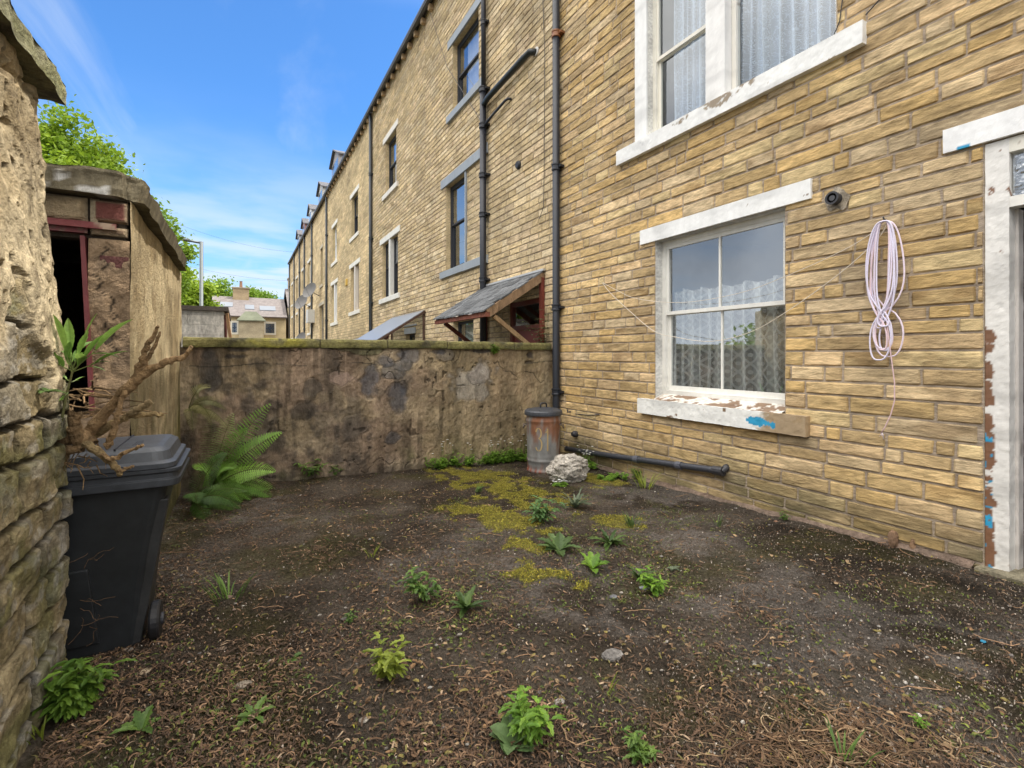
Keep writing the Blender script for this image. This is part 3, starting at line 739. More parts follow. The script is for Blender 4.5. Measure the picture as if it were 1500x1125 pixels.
dwindow(H2, o_c, 6.6, DK, (.72,.68,.60), (.72,.68,.60), blindf=(.1,.8))
dwindow(H2, o_d, 3.1, DK, (.74,.72,.66), (.74,.72,.66), mull=(.68,.66,.61), blind=(.30,.26,.26))
dwindow(H2, o_e, None, DK, (.55,.53,.50), GREY, lz=.12, ext=.15, blind=(.25,.32,.28), blindf=(.2,.9))
plainblock(dwindow(H2, o_g, .1, DK, (.40,.41,.42), GREY, lz=.18, ext=.1, blind=None), 'lintel', (WX-.03,13.9,.85), (WX+.02,15.1,.9), (.4,.4,.4))
# door of house 2
mb = MB(); RB = (.17,.045,.03)
mb.box((WX+.03,7.12,-1.6),(WX+.11,7.2,.98),RB); mb.box((WX+.03,8.22,-1.6),(WX+.11,8.3,.98),RB); mb.box((WX+.03,7.2,.90),(WX+.11,8.22,.98),RB); mb.box((WX+.03,7.2,.46),(WX+.11,8.22,.53),RB)
f2 = mb.build('door_frame', M['plain'], H2)
mb = MB(); mb.add([(WX+.07,7.2,.53),(WX+.07,7.2,.9),(WX+.07,8.22,.9),(WX+.07,8.22,.53)], [(3,2,1,0)]); mb.build('transom_glass', M['glass'], f2)
mb = MB(); mb.box((WX+.07,7.2,-1.6),(WX+.11,8.22,.46),(.20,.04,.03)); d2 = mb.build('door', M['plain'], H2)
mb = MB(); tt = np.linspace(0, math.pi, 12); mb.add([(WX+.066,7.71+.22*math.cos(a),.02+.2*math.sin(a)) for a in tt], [tuple(range(12))[::-1]], (.4,.4,.38)); mb.build('glass_light', M['glassdull'], d2)
room(H2, 7.1, 8.32, -1.6, 1.0, WX+.12, WX+1.5)
# porch
PX = 3.42
mb = MB(); ya, yb = 7.02, 9.35; zt, ze = 1.40, .70
nrow, ncol = 7, 12
r_ = np.random.default_rng(5)
for i in range(nrow):
    for k in range(ncol):
        t0, t1 = i/nrow, (i+1)/nrow+.04
        x0, x1 = WX-.01+(PX-WX)*t0, WX-.01+(PX-WX)*t1
        z0, z1 = zt+(ze-zt)*t0, zt+(ze-zt)*t1
        w = (yb-ya)/ncol; y0 = ya+k*w + (w/2 if i % 2 else 0); y1 = min(y0+w-.012, yb)
        if y1-y0 < .03: continue
        l = .018 + r_.uniform(-.006,.010)
        mb.hexa([(x0,y0,z0+.008),(x0,y1,z0+.008),(x1,y1,z1+l-.012),(x1,y0,z1+l-.012),(x0,y0,z0+.03),(x0,y1,z0+.03),(x1,y1,z1+l+.016),(x1,y0,z1+l+.016)], np.array((.13,.135,.14))*r_.uniform(.7,1.4))
porch = mb.build('porch', M['slate'], H2)
mb = MB(); BW = (.26,.17,.10)
mb.beam((WX,ya+.03,zt-.06),(PX+.03,ya+.03,ze-.05),.05,.13,BW)
mb.build('rafter', M['wood'], porch); mb = MB(); mb.beam((WX,yb-.05,zt-.06),(PX+.03,yb-.05,ze-.05),.05,.10,(.2,.08,.05))
mb.build('rafter', M['wood'], porch)
for q in (7.6,8.2,8.8): mb = MB(); mb.beam((WX,q,zt-.05),(PX+.03,q,ze-.04),.04,.07,(.2,.09,.06)); mb.build('rafter', M['wood'], porch)
mb = MB(); mb.box((PX-.02,ya,ze-.10),(PX+.06,yb,ze-.025),(.20,.075,.05)); mb.build('fascia', M['wood'], porch)
mb = MB(); mb.beam((PX+.16,ya+.07,ze-.08),(WX-.03,ya+.07,-.02),.06,.07,(.33,.22,.12)); mb.build('brace', M['wood'], porch); mb = MB(); mb.beam((PX+.16,yb-.1,ze-.08),(WX-.03,yb-.1,-.02),.06,.07,(.17,.06,.04)); mb.build('brace', M['wood'], porch)
mb = MB(); mb.box((WX-.07,ya-.005,-.05),(WX-.012,ya+.075,zt-.1),(.19,.05,.035)); mb.build('post', M['wood'], porch); mb = MB(); mb.box((WX-.07,yb-.12,-.1),(WX-.012,yb-.04,zt-.1),(.17,.05,.035)); mb.build('post', M['wood'], porch)
mb = MB(); mb.beam((WX-.035,ya-.03,zt+.03),(WX-.035,yb,zt+.03),.05,.035,(.55,.55,.56)); mb.build('lead_flashing', M['metal'], porch)
# pipes
pipe(H2, [(WX-.09,9.24,EAVE-.1),(WX-.09,9.24,5.45)], .05, collars=(8.2,6.9), col=(.018,.02,.028))
sp = pipe(H2, [(WX-.10,9.24,5.45),(WX-.10,9.24,-1.8)], .068, name='soil_pipe', collars=(5.5,4.75,3.72,2.9,1.55), col=(.018,.02,.028))
mb = MB(); mb.tube([(WX-.10,9.22,5.18),(WX-.11,9.0,5.22),(WX-.11,7.55,5.27),(WX-.10,7.36,5.275),(WX+.03,7.28,5.27)], .058, 12, (.015,.02,.022)); mb.lathe([(.075,0),(.075,-.015),(.06,-.02)], (WX-.005,7.28,5.27), 14, (.5,.48,.45), 'x'); mb.build('branch_pipe', M['blackpipe'], sp, smooth=True)
mb = MB(); mb.tube([(WX-.10,9.2,4.72),(WX-.09,9.0,4.78),(WX-.08,8.3,4.86),(WX-.07,8.22,4.86),(WX+.03,8.18,4.86)], .026, 10, (.018,.02,.028)); mb.build('branch_pipe', M['blackpipe'], sp, smooth=True)
pipe(H2, [(WX-.09,19.4,EAVE-.1),(WX-.09,19.4,-1.8)], .06, collars=(7,4.5,2), col=(.04,.05,.06))
mb = MB(); mb.lathe([(.075,.0),(.08,-.02),(.06,-.05),(.02,-.05)], (WX-.005,7.9,3.5), 16, (.02,.02,.022), 'x'); mb.build('vent', M['plain'], H2)
mb = MB()
mb.tube([(WX-.03,6.95,EAVE-.2),(WX-.03,7.05,6.2),(WX-.03,6.98,5.0),(WX-.03,7.0,3.2),(WX-.03,7.02,2.5),(WX-.03,7.15,2.32)], .006, 5, (.05,.045,.04))
mb.tube([(WX-.06,12.6,EAVE-.3),(WX-.05,11.4,7.1),(WX-.05,9.4,4.9)], .007, 5, (.06,.05,.045)); mb.build('cable', M['plain'], H2)

# ================================================================== HOUSES 3..6
def far_house(y0, y1, label, wins, pipes, dormers, dishes=(), seed=0, lod2=False, extras=None):
    h = thing('terraced_house', (WX, (y0+y1)/2, -1.8), label, 'house')
    mb = MB(); ops = [w[:4] for w in wins]
    if lod2: wall_courses(mb, y0, y1, -1.85, EAVE, .12, .25, .5, ops, FAR, 2, seed=seed, weather=False)
    else: wall_courses(mb, y0, y1, -1.85, EAVE, .20, .45, .9, ops, FAR, 2, seed=seed, weather=False)
    mb.build('wall', M['stonefar'], h)
    roof_and_shell(h, y0, y1); gutter(h, y0, y1)
    for w in wins:
        dwindow(h, w[:4], (w[2]+w[3])/2+.05, w[4], w[5], w[5], blind=w[7] if len(w) > 7 else (.5,.5,.5), mull=w[6], glass='glassdull', blindf=(.05,.95))
    for y in pipes: pipe(h, [(WX-.09,y,EAVE-.1),(WX-.09,y,-1.8)], .06, collars=(7,4,2), col=(.045,.055,.065), seg=8)
    for (a, b, c) in dormers:
        d = MB(); x0 = WX+.12; m_ = (a+b)/2; zt = EAVE+1.35
        d.box((x0,a,EAVE+.1),(x0+2.2,b,zt), c)
        d.add([(x0,a,zt),(x0,b,zt),(x0,m_,zt+.55)], [(0,2,1)], c)
        dm = d.build('dormer', M['plain'], h)
        d = MB(); g = .14
        for (p, q) in ((a-g, m_), (b+g, m_)):
            zp = zt-.55*g/(m_-a)
            d.hexa([(x0-g,p,zp),(x0+3,p,zp),(x0+3,q,zt+.55),(x0-g,q,zt+.55),(x0-g,p,zp+.07),(x0+3,p,zp+.07),(x0+3,q,zt+.62),(x0-g,q,zt+.62)] if p < q else [(x0-g,q,zt+.55),(x0+3,q,zt+.55),(x0+3,p,zp),(x0-g,p,zp),(x0-g,q,zt+.62),(x0+3,q,zt+.62),(x0+3,p,zp+.07),(x0-g,p,zp+.07)], (.10,.10,.11))
        d.build('roof', M['slate'], dm)
        d = MB(); d.box((x0-.02,a+.3,EAVE+.4),(x0-.002,b-.3,zt-.1), (.10,.12,.15)); d.build('window', M['glassdull'], dm)
    for (y, z, r0) in dishes:
        d = MB(); c = np.array((WX-.55, y, z)); n = Vector((-.75,-.5,.42)).normalized()
        a_ = n.cross(Vector((0,0,1))).normalized(); b_ = n.cross(a_); V = []; Fc = []
        for i in range(6):
            rr_ = r0*i/5
            for k in range(16):
                t = 2*math.pi*k/16; p = a_*math.cos(t)*rr_+b_*math.sin(t)*rr_+n*(.35*(rr_*rr_)/r0)
                V.append(tuple(c+np.array(p)))
        for i in range(5):
            for k in range(16): Fc.append((i*16+k,i*16+(k+1)%16,(i+1)*16+(k+1)%16,(i+1)*16+k))
        d.add(V, Fc, (.16,.155,.15)); ds = d.build('satellite_dish', M['plain'], h, smooth=True)
        d = MB(); d.tube([tuple(c), (WX-.1,y,z-.25), (WX,y,z-.25)], .025, 6, (.15,.15,.15)); d.tube([tuple(c-np.array((0,0,r0))), tuple(c+np.array(n)*r0)], .012, 5, (.2,.2,.2)); d.build('bracket', M['metal'], ds)
    return h
W3 = (.80,.77,.68); FW = (.80,.80,.79)
H3 = far_house(19.5, 30.9, 'third house of the terrace with cream window surrounds and a yellow alarm box', [
    (22.1,23.5,5.35,7.2,DK,W3,None,(.35,.36,.38)), (21.9,23.7,1.95,3.98,(.45,.38,.32),W3,(.72,.66,.58),(.4,.32,.26)),
    (27.5,28.8,5.05,7.0,FW,W3,None,(.75,.76,.78)), (27.4,29.1,1.75,3.85,FW,W3,(.8,.79,.76),(.75,.75,.76))], (30.6,), [(27.6,30.0,(.32,.30,.29))], seed=31, lod2=True)
mb = MB(); mb.box((WX-.1,24.45,3.3),(WX-.005,24.75,3.62),(.62,.42,.10)); mb.build('alarm_box', M['plain'], H3, bevel=.02)
H4 = far_house(30.95, 38.0, 'fourth house of the terrace, with two round satellite dishes on its wall', [
    (32.6,33.5,4.4,6.7,DK,(.5,.42,.28),None,(.1,.1,.1)), (32.2,34.0,.2,3.1,(.42,.36,.28),(.55,.47,.33),None,(.3,.25,.2))], (37.4,), [(33.5,35.6,(.5,.48,.44))], dishes=((33.6,4.0,.55),(38.3,3.7,.6)), seed=32)
mb = MB(); mb.box((WX-.45,36.4,2.2),(WX-.005,37.6,3.1),(.6,.6,.58)); mb.build('wall_cabinet', M['plain'], H4)
H5 = far_house(38.05, 46.0, 'fifth house of the terrace, white window strips and a small grey dormer', [
    (38.8,40.2,4.9,6.9,FW,W3,None,(.75,.76,.78)), (38.8,40.2,1.6,3.6,FW,W3,None,(.75,.76,.78)), (43.0,44.4,4.9,6.9,FW,W3,None)], (42,45.7), [(39.2,41.0,(.66,.66,.65)),(43.6,45.4,(.3,.16,.13))], dishes=((39.0,1.1,.5),), seed=33)
H6 = far_house(46.05, 56.0, 'farthest house of the terrace, where its eaves end beside the cross street', [
    (48.0,49.3,4.9,6.9,DK,W3,None), (48.0,49.3,1.6,3.6,FW,W3,None), (52.6,53.9,4.9,6.9,DK,W3,None), (52.6,53.9,1.6,3.6,DK,W3,None)], (50.5,55.6), [(48.0,49.8,(.4,.4,.4))], seed=34)

# polycarbonate door canopies in neighbouring yards
def canopy(y0, y1, label, col, ztop, proj, drop, par_group=None):
    t = thing('door_canopy', (WX, (y0+y1)/2, ztop-drop), label, 'canopy')
    mb = MB(); x1 = WX-proj
    mb.hexa([(WX-.02,y0,ztop),(WX-.02,y1,ztop),(x1,y1,ztop-drop),(x1,y0,ztop-drop),(WX-.02,y0,ztop+.025),(WX-.02,y1,ztop+.025),(x1,y1,ztop-drop+.025),(x1,y0,ztop-drop+.025)], (1,1,1))
    mb.build('roof_sheet', M['poly'], t)
    for y in (y0, (y0+y1)/2, y1): mb = MB(); mb.beam((WX-.02,y,ztop-.03),(x1,y,ztop-drop-.03),.045,.06,col); mb.build('rafter', M['wood'], t)
    mb = MB(); mb.beam((x1,y0,ztop-drop-.03),(x1,y1,ztop-drop-.03),.05,.06,col); mb.beam((WX-.04,y0,ztop-.03),(WX-.04,y1,ztop-.03),.05,.06,col)
    mb.build('rail', M['wood'], t)
    for y in (y0+.03, y1-.03):
        mb = MB(); mb.beam((x1+.2,y,ztop-drop*.84-.06),(WX-.06,y,ztop-drop-.5),.04,.05,col); mb.beam((WX-.05,y,ztop),(WX-.05,y,-1.75),.05,.05,col); mb.build('brace', M['wood'], t)
    return t
canopy(13.15, 16.5, 'clear sheet canopy on brown timber braces, just left of the slate porch', (.10,.06,.045), 1.22, 1.35, .85)
canopy(17.0, 19.2, 'low dark door canopy showing just above the yard wall, beyond the clear one', (.09,.02,.02), .70, 1.2, .25)

# ================================================================== CROSS STREET HOUSES
def cross_house(x0, x1, Y, ez, rz, label, chx, sky, wins, depth=8):
    h = thing('stone_house', ((x0+x1)/2, Y, -1.8), label, 'house')
    mb = MB(); mb.box((x0,Y,-1.8),(x1,Y+depth,ez),(.55,.45,.27)); 
    for xx in (x0, x1): mb.add([(xx,Y,ez),(xx,Y+depth,ez),(xx,Y+depth/2,rz)], [(0,1,2),(2,1,0)], (.5,.4,.25))
    mb.build('wall', M['stonefar'], h)
    mb = MB()
    for s_ in (0, 1):
        ya = Y-.25 if s_ == 0 else Y+depth+.25; ym = Y+depth/2
        mb.hexa([(x0-.1,ya,ez-.12),(x1+.1,ya,ez-.12),(x1+.1,ym,rz),(x0-.1,ym,rz),(x0-.1,ya,ez),(x1+.1,ya,ez),(x1+.1,ym,rz+.12),(x0-.1,ym,rz+.12)], (.17,.15,.145))
    rf = mb.build('roof', M['slate'], h)
    mb = MB(); mb.box((x0,Y-.34,ez-.13),(x1,Y-.24,ez-.02),(.08,.06,.05)); mb.build('gutter', M['plain'], h)
    for cx_, w_, hh in chx:
        mb = MB(); mb.box((cx_-w_,Y+depth/2-.7,rz-.5),(cx_+w_,Y+depth/2+.5,rz+hh),(.35,.27,.17)); mb.box((cx_-w_-.08,Y+depth/2-.78,rz+hh),(cx_+w_+.08,Y+depth/2+.58,rz+hh+.15),(.3,.25,.18)); ch = mb.build('chimney', M['stonefar'], rf)
        mb = MB(); mb.lathe([(.17,0),(.14,.7),(.18,.75)], (cx_,Y+depth/2-.1,rz+hh+.15), 10, (.25,.14,.09)); mb.build('chimney_pot', M['plain'], rf)
    pt = (rz-ez)/(depth/2+.25)
    for (sx, sw, fr) in sky:
        y_ = Y-.25+(depth/2+.25)*fr; z_ = ez+pt*(y_-Y+.25)
        mb = MB(); mb.hexa([(sx-sw,y_-.5,z_-.5*pt+.0),(sx+sw,y_-.5,z_-.5*pt),(sx+sw,y_+.5,z_+.5*pt),(sx-sw,y_+.5,z_+.5*pt),(sx-sw,y_-.5,z_-.5*pt+.12),(sx+sw,y_-.5,z_-.5*pt+.12),(sx+sw,y_+.5,z_+.5*pt+.12),(sx-sw,y_+.5,z_+.5*pt+.12)], (.16,.18,.21)); mb.build('skylight', M['plain'], rf)
    for (a, b, c, d) in wins:
        mb = MB(); mb.box((a-.15,Y-.05,c-.2),(b+.15,Y+.02,c),(.7,.66,.56)); mb.box((a-.15,Y-.05,d),(b+.15,Y+.02,d+.2),(.7,.66,.56)); mb.box((a-.15,Y-.04,c),(a,Y+.02,d),(.7,.66,.56)); mb.box((b,Y-.04,c),(b+.15,Y+.02,d),(.7,.66,.56))
        w = mb.build('window', M['plain'], h)
        mb = MB(); mb.box((a,Y-.035,c),(b,Y-.01,d),(.05,.09,.16)); mb.build('glass_pane', M['glassdull'], w)
        mb = MB(); mb.box((a,Y-.03,c),(b,Y-.02,d),(.03,.04,.06)); mb.box(((a+b)/2-.05,Y-.06,c),((a+b)/2+.05,Y-.036,d),(.03,.05,.09)); mb.box((a,Y-.058,(c+d)/2-.05),(b,Y-.038,(c+d)/2+.05),(.03,.05,.09)); mb.build('glazing_bar', M['plain'], w)
    return h
def xat(px, Y): return float(at(px, 519, Y)[0])
def zat(px, py, Y): return float(at(px, py, Y)[2])
CY = 60.0
hh = cross_house(xat(310,CY), xat(419,CY), CY, zat(360,463,CY), zat(360,437,CY+4), 'pale roofed stone house closing the far end of the lane, three skylights', [(xat(353,CY+4),.8,1.0)],
    [(xat(331,CY),.6,.55),(xat(366,CY),.45,.45),(xat(393,CY),.8,.42)], [(xat(389,CY),xat(402,CY),zat(395,488,CY),zat(395,474,CY)),(xat(340,CY),xat(347,CY),zat(395,488,CY),zat(395,474,CY))])
mb = MB(); a, b = xat(350,CY-2), xat(386,CY-2); z_ = zat(365,471,CY-2)
mb.box((a,CY-2.6,-1.8),(b,CY-.01,z_),(.42,.36,.25)); mb.hexa([(a-.2,CY-2.8,z_),(b+.2,CY-2.8,z_),(b-.6,CY-.06,z_+1.1),(a+.6,CY-.06,z_+1.1),(a-.2,CY-2.8,z_+.1),(b+.2,CY-2.8,z_+.1),(b-.6,CY-.06,z_+1.2),(a+.6,CY-.06,z_+1.2)],(.12,.13,.09)); mb.build('rear_extension', M['stonefar'], hh)
h7 = cross_house(xat(419,CY)+.3, xat(419,CY)+9, CY+.4, zat(360,463,CY)+1.2, zat(360,437,CY+4)+1.3, 'end house with a tall chimney stack, tucked behind the end of the terrace', [(xat(417,CY+4)+1.2,.8,1.2)], [], [])

# outbuilding / garage over the lane
GY = 17.6
g0, g1 = xat(270,GY), xat(328,GY); gt = zat(300,455,GY)
t = thing('garage', ((g0+g1)/2-.6, GY, -1.8), 'low pale block garage with flat dark roof beyond the yard wall', 'garage')
mb = MB()
r_ = np.random.default_rng(9); z = -1.8
while z < gt:
    y = g0-3 + r_.uniform(0,.2)
    while y < g1:
        a, b = max(y, g0-3), min(y+.72, g1)
        if b-a > .02: mb.box((a+.004,GY-r_.uniform(0,.006),z+.004),(b-.004,GY+.12,min(z+.3,gt)-.004), np.array((.56,.52,.46))*r_.uniform(.86,1.08))
        y += .72
    z += .3
mb.box((g0-3,GY+.02,-1.8),(g1,GY+5,gt),(.4,.37,.33)); mb.build('wall', M['render'], t)
mb = MB(); mb.box((g0-3.1,GY-.12,gt),(g1+.12,GY+5.1,gt+.13),(.075,.06,.05)); mb.build('roof', M['slate'], t)
mb = MB(); mb.box((g1+.005,GY+.2,-1.0),(g1+.05,GY+2.0,gt-.1),(.10,.035,.03)); mb.beam((g1+.08,GY+.05,gt-.05),(g1+.3,GY+.6,-.6),.08,.05,(.40,.24,.13)); mb.build('door', M['wood'], t)

# street lamp
lx, ly = float(at(295,519,22.5)[0]), 22.5; lt = zat(295,354,22.5)
t = thing('street_lamp', (lx, ly, -1.8), 'slim grey street lamp with a short arm above the lane', 'street lamp')
mb = MB(); mb.tube([(lx,ly,-1.8),(lx,ly,-.4),(lx,ly,-.38),(lx,ly,lt)], [.11,.11,.075,.065], 10, (.13,.15,.16)); mb.build('pole', M['metal'], t, smooth=True)
a = at(280,355,22.5); b = at(276,352,22.5); c = at(259,350,22.5)
mb = MB(); mb.tube([(lx,ly,lt-.05), (a[0],ly,zat(284,355,22.5)+.04), (b[0],ly,b[2])], .045, 8, (.13,.15,.16)); mb.build('arm', M['metal'], t, smooth=True)
mb = MB(); mb.hexa([(c[0],ly-.13,c[2]-.02),(b[0]+.05,ly-.13,b[2]-.05),(b[0]+.05,ly+.13,b[2]-.05),(c[0],ly+.13,c[2]-.02),(c[0],ly-.10,c[2]+.03),(b[0]+.05,ly-.12,b[2]+.05),(b[0]+.05,ly+.12,b[2]+.05),(c[0],ly+.10,c[2]+.03)],(.12,.13,.14)); lh = mb.build('lamp_head', M['metal'], t, bevel=.02)
mb = MB(); mb.box(((b[0]+c[0])/2-.04,ly-.04,b[2]+.04),((b[0]+c[0])/2+.04,ly+.04,b[2]+.13),(.1,.1,.1)); mb.build('photocell', M['metal'], lh)

# overhead wires far away
mb = MB()
p, q = np.array((-8., 34., 9.5)), np.array((WX-.05, 45., 8.6))
mb.tube([tuple(p*(1-s_)+q*s_ - np.array((0,0,.9*4*s_*(1-s_)))) for s_ in np.linspace(0,1,12)], .006, 4, (.05,.05,.06))
tag(mb.build('overhead_wire', M['plain']), 'thin dark overhead wire sagging across to the terrace eaves, upper one', 'wire')
mb = MB(); p, q = np.array((-10., 38., 7.9)), np.array((WX-.05, 48., 6.6))
mb.tube([tuple(p*(1-s_)+q*s_ - np.array((0,0,.9*4*s_*(1-s_)))) for s_ in np.linspace(0,1,12)], .006, 4, (.05,.05,.06))
tag(mb.build('overhead_wire', M['plain']), 'thin dark overhead wire reaching the terrace below its eaves, lower one', 'wire')

# ================================================================== TREES
def tree(px, Y, top_py, rad, hgt, label, seed, cols, nclump=70, nleaf=90, leaf=.13, squash=1.0):
    r = np.random.default_rng(seed)
    p = at(px, top_py, Y); x, zt = float(p[0]), float(p[2]); base = -1.8
    t = thing('tree', (x, Y, base), label, 'tree')
    cz = zt - hgt/2
    # limbs + trunk
    mb = MB(); tr_r = rad*.07+.05
    mb.tube([(x,Y,base),(x+.05,Y,base+(cz-base)*.5),(x-.05,Y,cz),(x,Y,cz+hgt*.3)], [tr_r*1.3,tr_r,tr_r*.6,tr_r*.2], 9, (.10,.075,.05))
    cl = []
    for i in range(nclump):
        while True:
            q = r.uniform(-1,1,3)
            if .25 < np.linalg.norm(q) < 1: break
        q *= (0.75+.35*r.random())
        lump = .82 + .36*float(vnoise(q[0]*2.2+seed, q[1]*2.2, q[2]*2.2))
        c = np.array((x,Y,cz)) + q*np.array((rad,rad,hgt/2))*lump
        cl.append(c)
        if i % 4 == 0: mb.tube([(x,Y,cz-hgt*.3+r.uniform(0,hgt*.3)), tuple((c+np.array((x,Y,cz)))/2+r.uniform(-.1,.1,3)), tuple(c)], [tr_r*.35,tr_r*.2,.012], 5, (.10,.075,.05))
    mb.build('trunk', M['bark'], t, smooth=True)
    cl = np.array(cl); n = nclump*nleaf
    ci = r.integers(0, nclump, n); sg = rad*.17
    ctr = cl[ci] + r.normal(0, 1, (n,3))*np.array((sg,sg,sg*.75))
    nrm = r.normal(0,1,(n,3)); nrm[:,2] += .8; nrm /= np.linalg.norm(nrm,axis=1)[:,None]
    a = np.cross(nrm, r.normal(0,1,(n,3))); a /= np.linalg.norm(a,axis=1)[:,None]; b = np.cross(nrm, a)
    s_ = leaf*r.uniform(.6,1.3,n)[:,None]
    V = np.stack([ctr-a*s_, ctr-b*s_*.5+nrm*s_*.12, ctr+a*s_, ctr+b*s_*.5+nrm*s_*.12], 1).reshape(-1,3)
    Fc = np.arange(n*4).reshape(-1,4)
    tt = r.random(n)*.6 + .4*r.random(nclump)[ci]
    c = mixc(cols[0], cols[1], tt)
    mb = MB(); mb.add(V, Fc, np.repeat(c, 4, axis=0)); mb.build('crown', M['treeleaf'], t)
G1 = ((.12,.22,.02),(.30,.42,.035)); G2 = ((.10,.19,.022),(.24,.36,.035))
tree(90, 15.5, 160, 1.25, 4.4, 'leafy green tree rising behind the block shed, tallest and nearest one', 1, G1, 110, 190, .07)
tree(140, 18.0, 205, 1.15, 4.6, 'second green tree, its rounded top just right of the tallest', 2, G1, 80, 160, .08)
tree(196, 21.0, 290, 1.45, 5.2, 'narrow green tree leaning out over the roof slab of the shed', 3, G2, 80, 150, .09)
tree(232, 26.0, 318, 1.35, 6.0, 'green tree directly left of the street lamp head', 4, G2, 70, 150, .10)
tree(272, 30.0, 398, 1.35, 3.9, 'bright yellow green tree around the foot of the street lamp', 5, ((.18,.30,.03),(.36,.48,.05)), 60, 120, .12)
tree(315, 72.0, 410, 3.6, 8.5, 'broad dark green tree over the far roof, right of the lamp', 6, G2, 120, 130, .22)
tree(371, 76.0, 418, 2.9, 7.0, 'round green tree behind the chimney of the far house', 7, G2, 120, 130, .22)
tree(345, 78.0, 428, 2.6, 6.0, 'lower green tree filling the gap between two taller far crowns', 8, G1, 80, 120, .22)
# a tree over the lane west of the yards, seen mirrored in the windows
tree(-620, 9.2, 330, 2.0, 3.2, 'bushy tree across the lane, mirrored in the lower window', 9, G2, 70, 90, .14)

# ================================================================== NEAR LEFT WALL
def near_wall():
    t = thing('garden_wall', (-.95, 1.8, -1.55), 'crumbling tall rubble wall with lumpy render, nearest on the left', 'wall')
    xb, yend, th = -.74, 3.07, .42
    step = .009
    ys = np.concatenate([np.arange(-1.5, 1.9, .05), np.arange(1.9, yend-.02, step)])
    corner = []
    path = [(xb, y, 1, 0) for y in ys]
    for a in np.linspace(0, math.pi/2, 7): path.append((xb-.03+.03*math.cos(a), yend-.03+.03*math.sin(a), math.cos(a), math.sin(a)))
    for x in np.arange(xb-.04, xb-th, -.012): path.append((x, yend, 0, 1))
    path = np.array(path)
    s_len = np.concatenate([[0], np.cumsum(np.linalg.norm(np.diff(path[:,:2],axis=0),axis=1))])
    zs = np.arange(-1.65, 1.27, step)
    Z, Sg = np.meshgrid(zs, s_len, indexing='ij')
    PX_, PY_, NX, NY = [np.broadcast_to(path[:,i], Z.shape) for i in range(4)]
    # stone field: courses with wobbly edges
    r = np.random.default_rng(77)
    zc = [-1.65]
    while zc[-1] < 1.3: zc.append(zc[-1]+r.uniform(.12,.24))
    zc = np.array(zc)
    Zw = Z + (fbm(Sg*5, Z*5, 3, 3)-.5)*.07
    Sw = Sg + (fbm(Sg*6+3, Z*6, 8, 3)-.5)*.09
    row = np.searchsorted(zc, Zw)-1; row = np.clip(row, 0, len(zc)-2)
    dz = np.minimum(Zw-zc[row], zc[row+1]-Zw)
    ds = np.full_like(Z, 9.); cid = np.zeros_like(Z)
    for k in range(len(zc)-1):
        e = [-2.]; 
        while e[-1] < 7: e.append(e[-1]+r.uniform(.16,.42))
        e = np.array(e); m = row == k
        i = np.searchsorted(e, Sw[m])-1
        ds[m] = np.minimum(Sw[m]-e[i], e[i+1]-Sw[m]); cid[m] = i + k*37
    edge = np.minimum(dz, ds)
    hs = _h(cid.astype(np.int64), 3, 5); hc = _h(cid.astype(np.int64), 9, 2)
    joint = sstep(.017, .003, edge + (fbm(Sg*20,Z*20,77,3)-.5)*.02)
    st = sstep(0, .022, edge)*.012 + (hs-.5)*.03 + terr(fbm(Sg*7, Z*9, 1, 5), 9)*.05 + (fbm(Sg*40, Z*30, 1, 3)-.5)*.012
    # render skin in upper part and in patches
    rend = sstep(-.06, .08, (Z-.02) + (fbm(Sg*3.2, Z*3.2, 12, 4)-.5)*.95)
    lump = (fbm(Sg*4, Z*1.8, 20, 4)-.5)*.10 + (fbm(Sg*22, Z*16, 6, 3)-.5)*.028
    pits = sstep(.78,.86, vnoise(Sg*38, Z*22, 2))*.014
    lump = lump*.6 + terr(fbm(Sg*5, Z*3.2, 33, 5), 7)*.06
    off = (st*.75 - joint*.032)*(1-rend) + (.022+lump*.8-pits)*rend
    rag = sstep(.85, 1.0, Z)*sstep(.5,.62,fbm(Sg*7,Z*7,31,3))*.05
    off = off - rag
    lean = -.07*(Z+.5)/1.0*sstep(-.5,.9,Z) + .018
    bulge = (fbm(Sg*1.4, Z*1.6, 40, 3)-.5)*.05
    # ragged profile at the end of the wall
    endr = (fbm(0*Z+4, Z*6, 50, 4)-.5)*.12*sstep(2.85,3.13,PY_)*1.0
    X = PX_ + NX*(off) + lean + bulge; Y = PY_ + NY*(off) + endr
    sc = mixc((.24,.19,.105), (.42,.34,.20), hc); sc = mixc(sc, (.20,.185,.155), (hs > .65)*.6)
    n = fbm(Sg*9, Z*9, 4, 4)
    sc = sc*(.65+.7*n)[...,None]; sc = mixc(sc,(.46,.43,.37), sstep(.56,.64,terr(fbm(Sg*11,Z*22,71,5),9)+.5)*.5)
    sc = mixc(sc, (.12,.13,.03), sstep(.5,.7,fbm(Sg*4,Z*5,60,4))*.55)
    sc = mixc(sc, (.40,.39,.37), sstep(.6,.72,fbm(Sg*16,Z*11,61,4))*.45*sstep(-.3,-.8,Z))
    sc = mixc(sc, (.045,.038,.028), joint*.85)
    rc = mixc((.38,.30,.18), (.60,.50,.33), sstep(.3,.65,fbm(Sg*4, Z*3, 14, 4))); rc = mixc(rc, (.16,.12,.07), sstep(.55,.75,fbm(Sg*12,Z*9,15,4))*.5)
    rc = mixc(rc, (.03,.025,.02), sstep(.80,.88,vnoise(Sg*38, Z*22, 2))*.7)
    c = mixc(sc, rc, rend)
    mb = MB(); mb.grid(np.stack([X, Y, Z], -1), c, flip=False)
    # plain back and top filling
    mb.box((xb-th-.05,-1.5,-1.65),(xb-.13,yend-.14,1.25),(.2,.16,.1))
    mb.build('stonework', M['rubble'], t, smooth=False)
    # displaced loose stones near the top of the end
    r2 = np.random.default_rng(3)
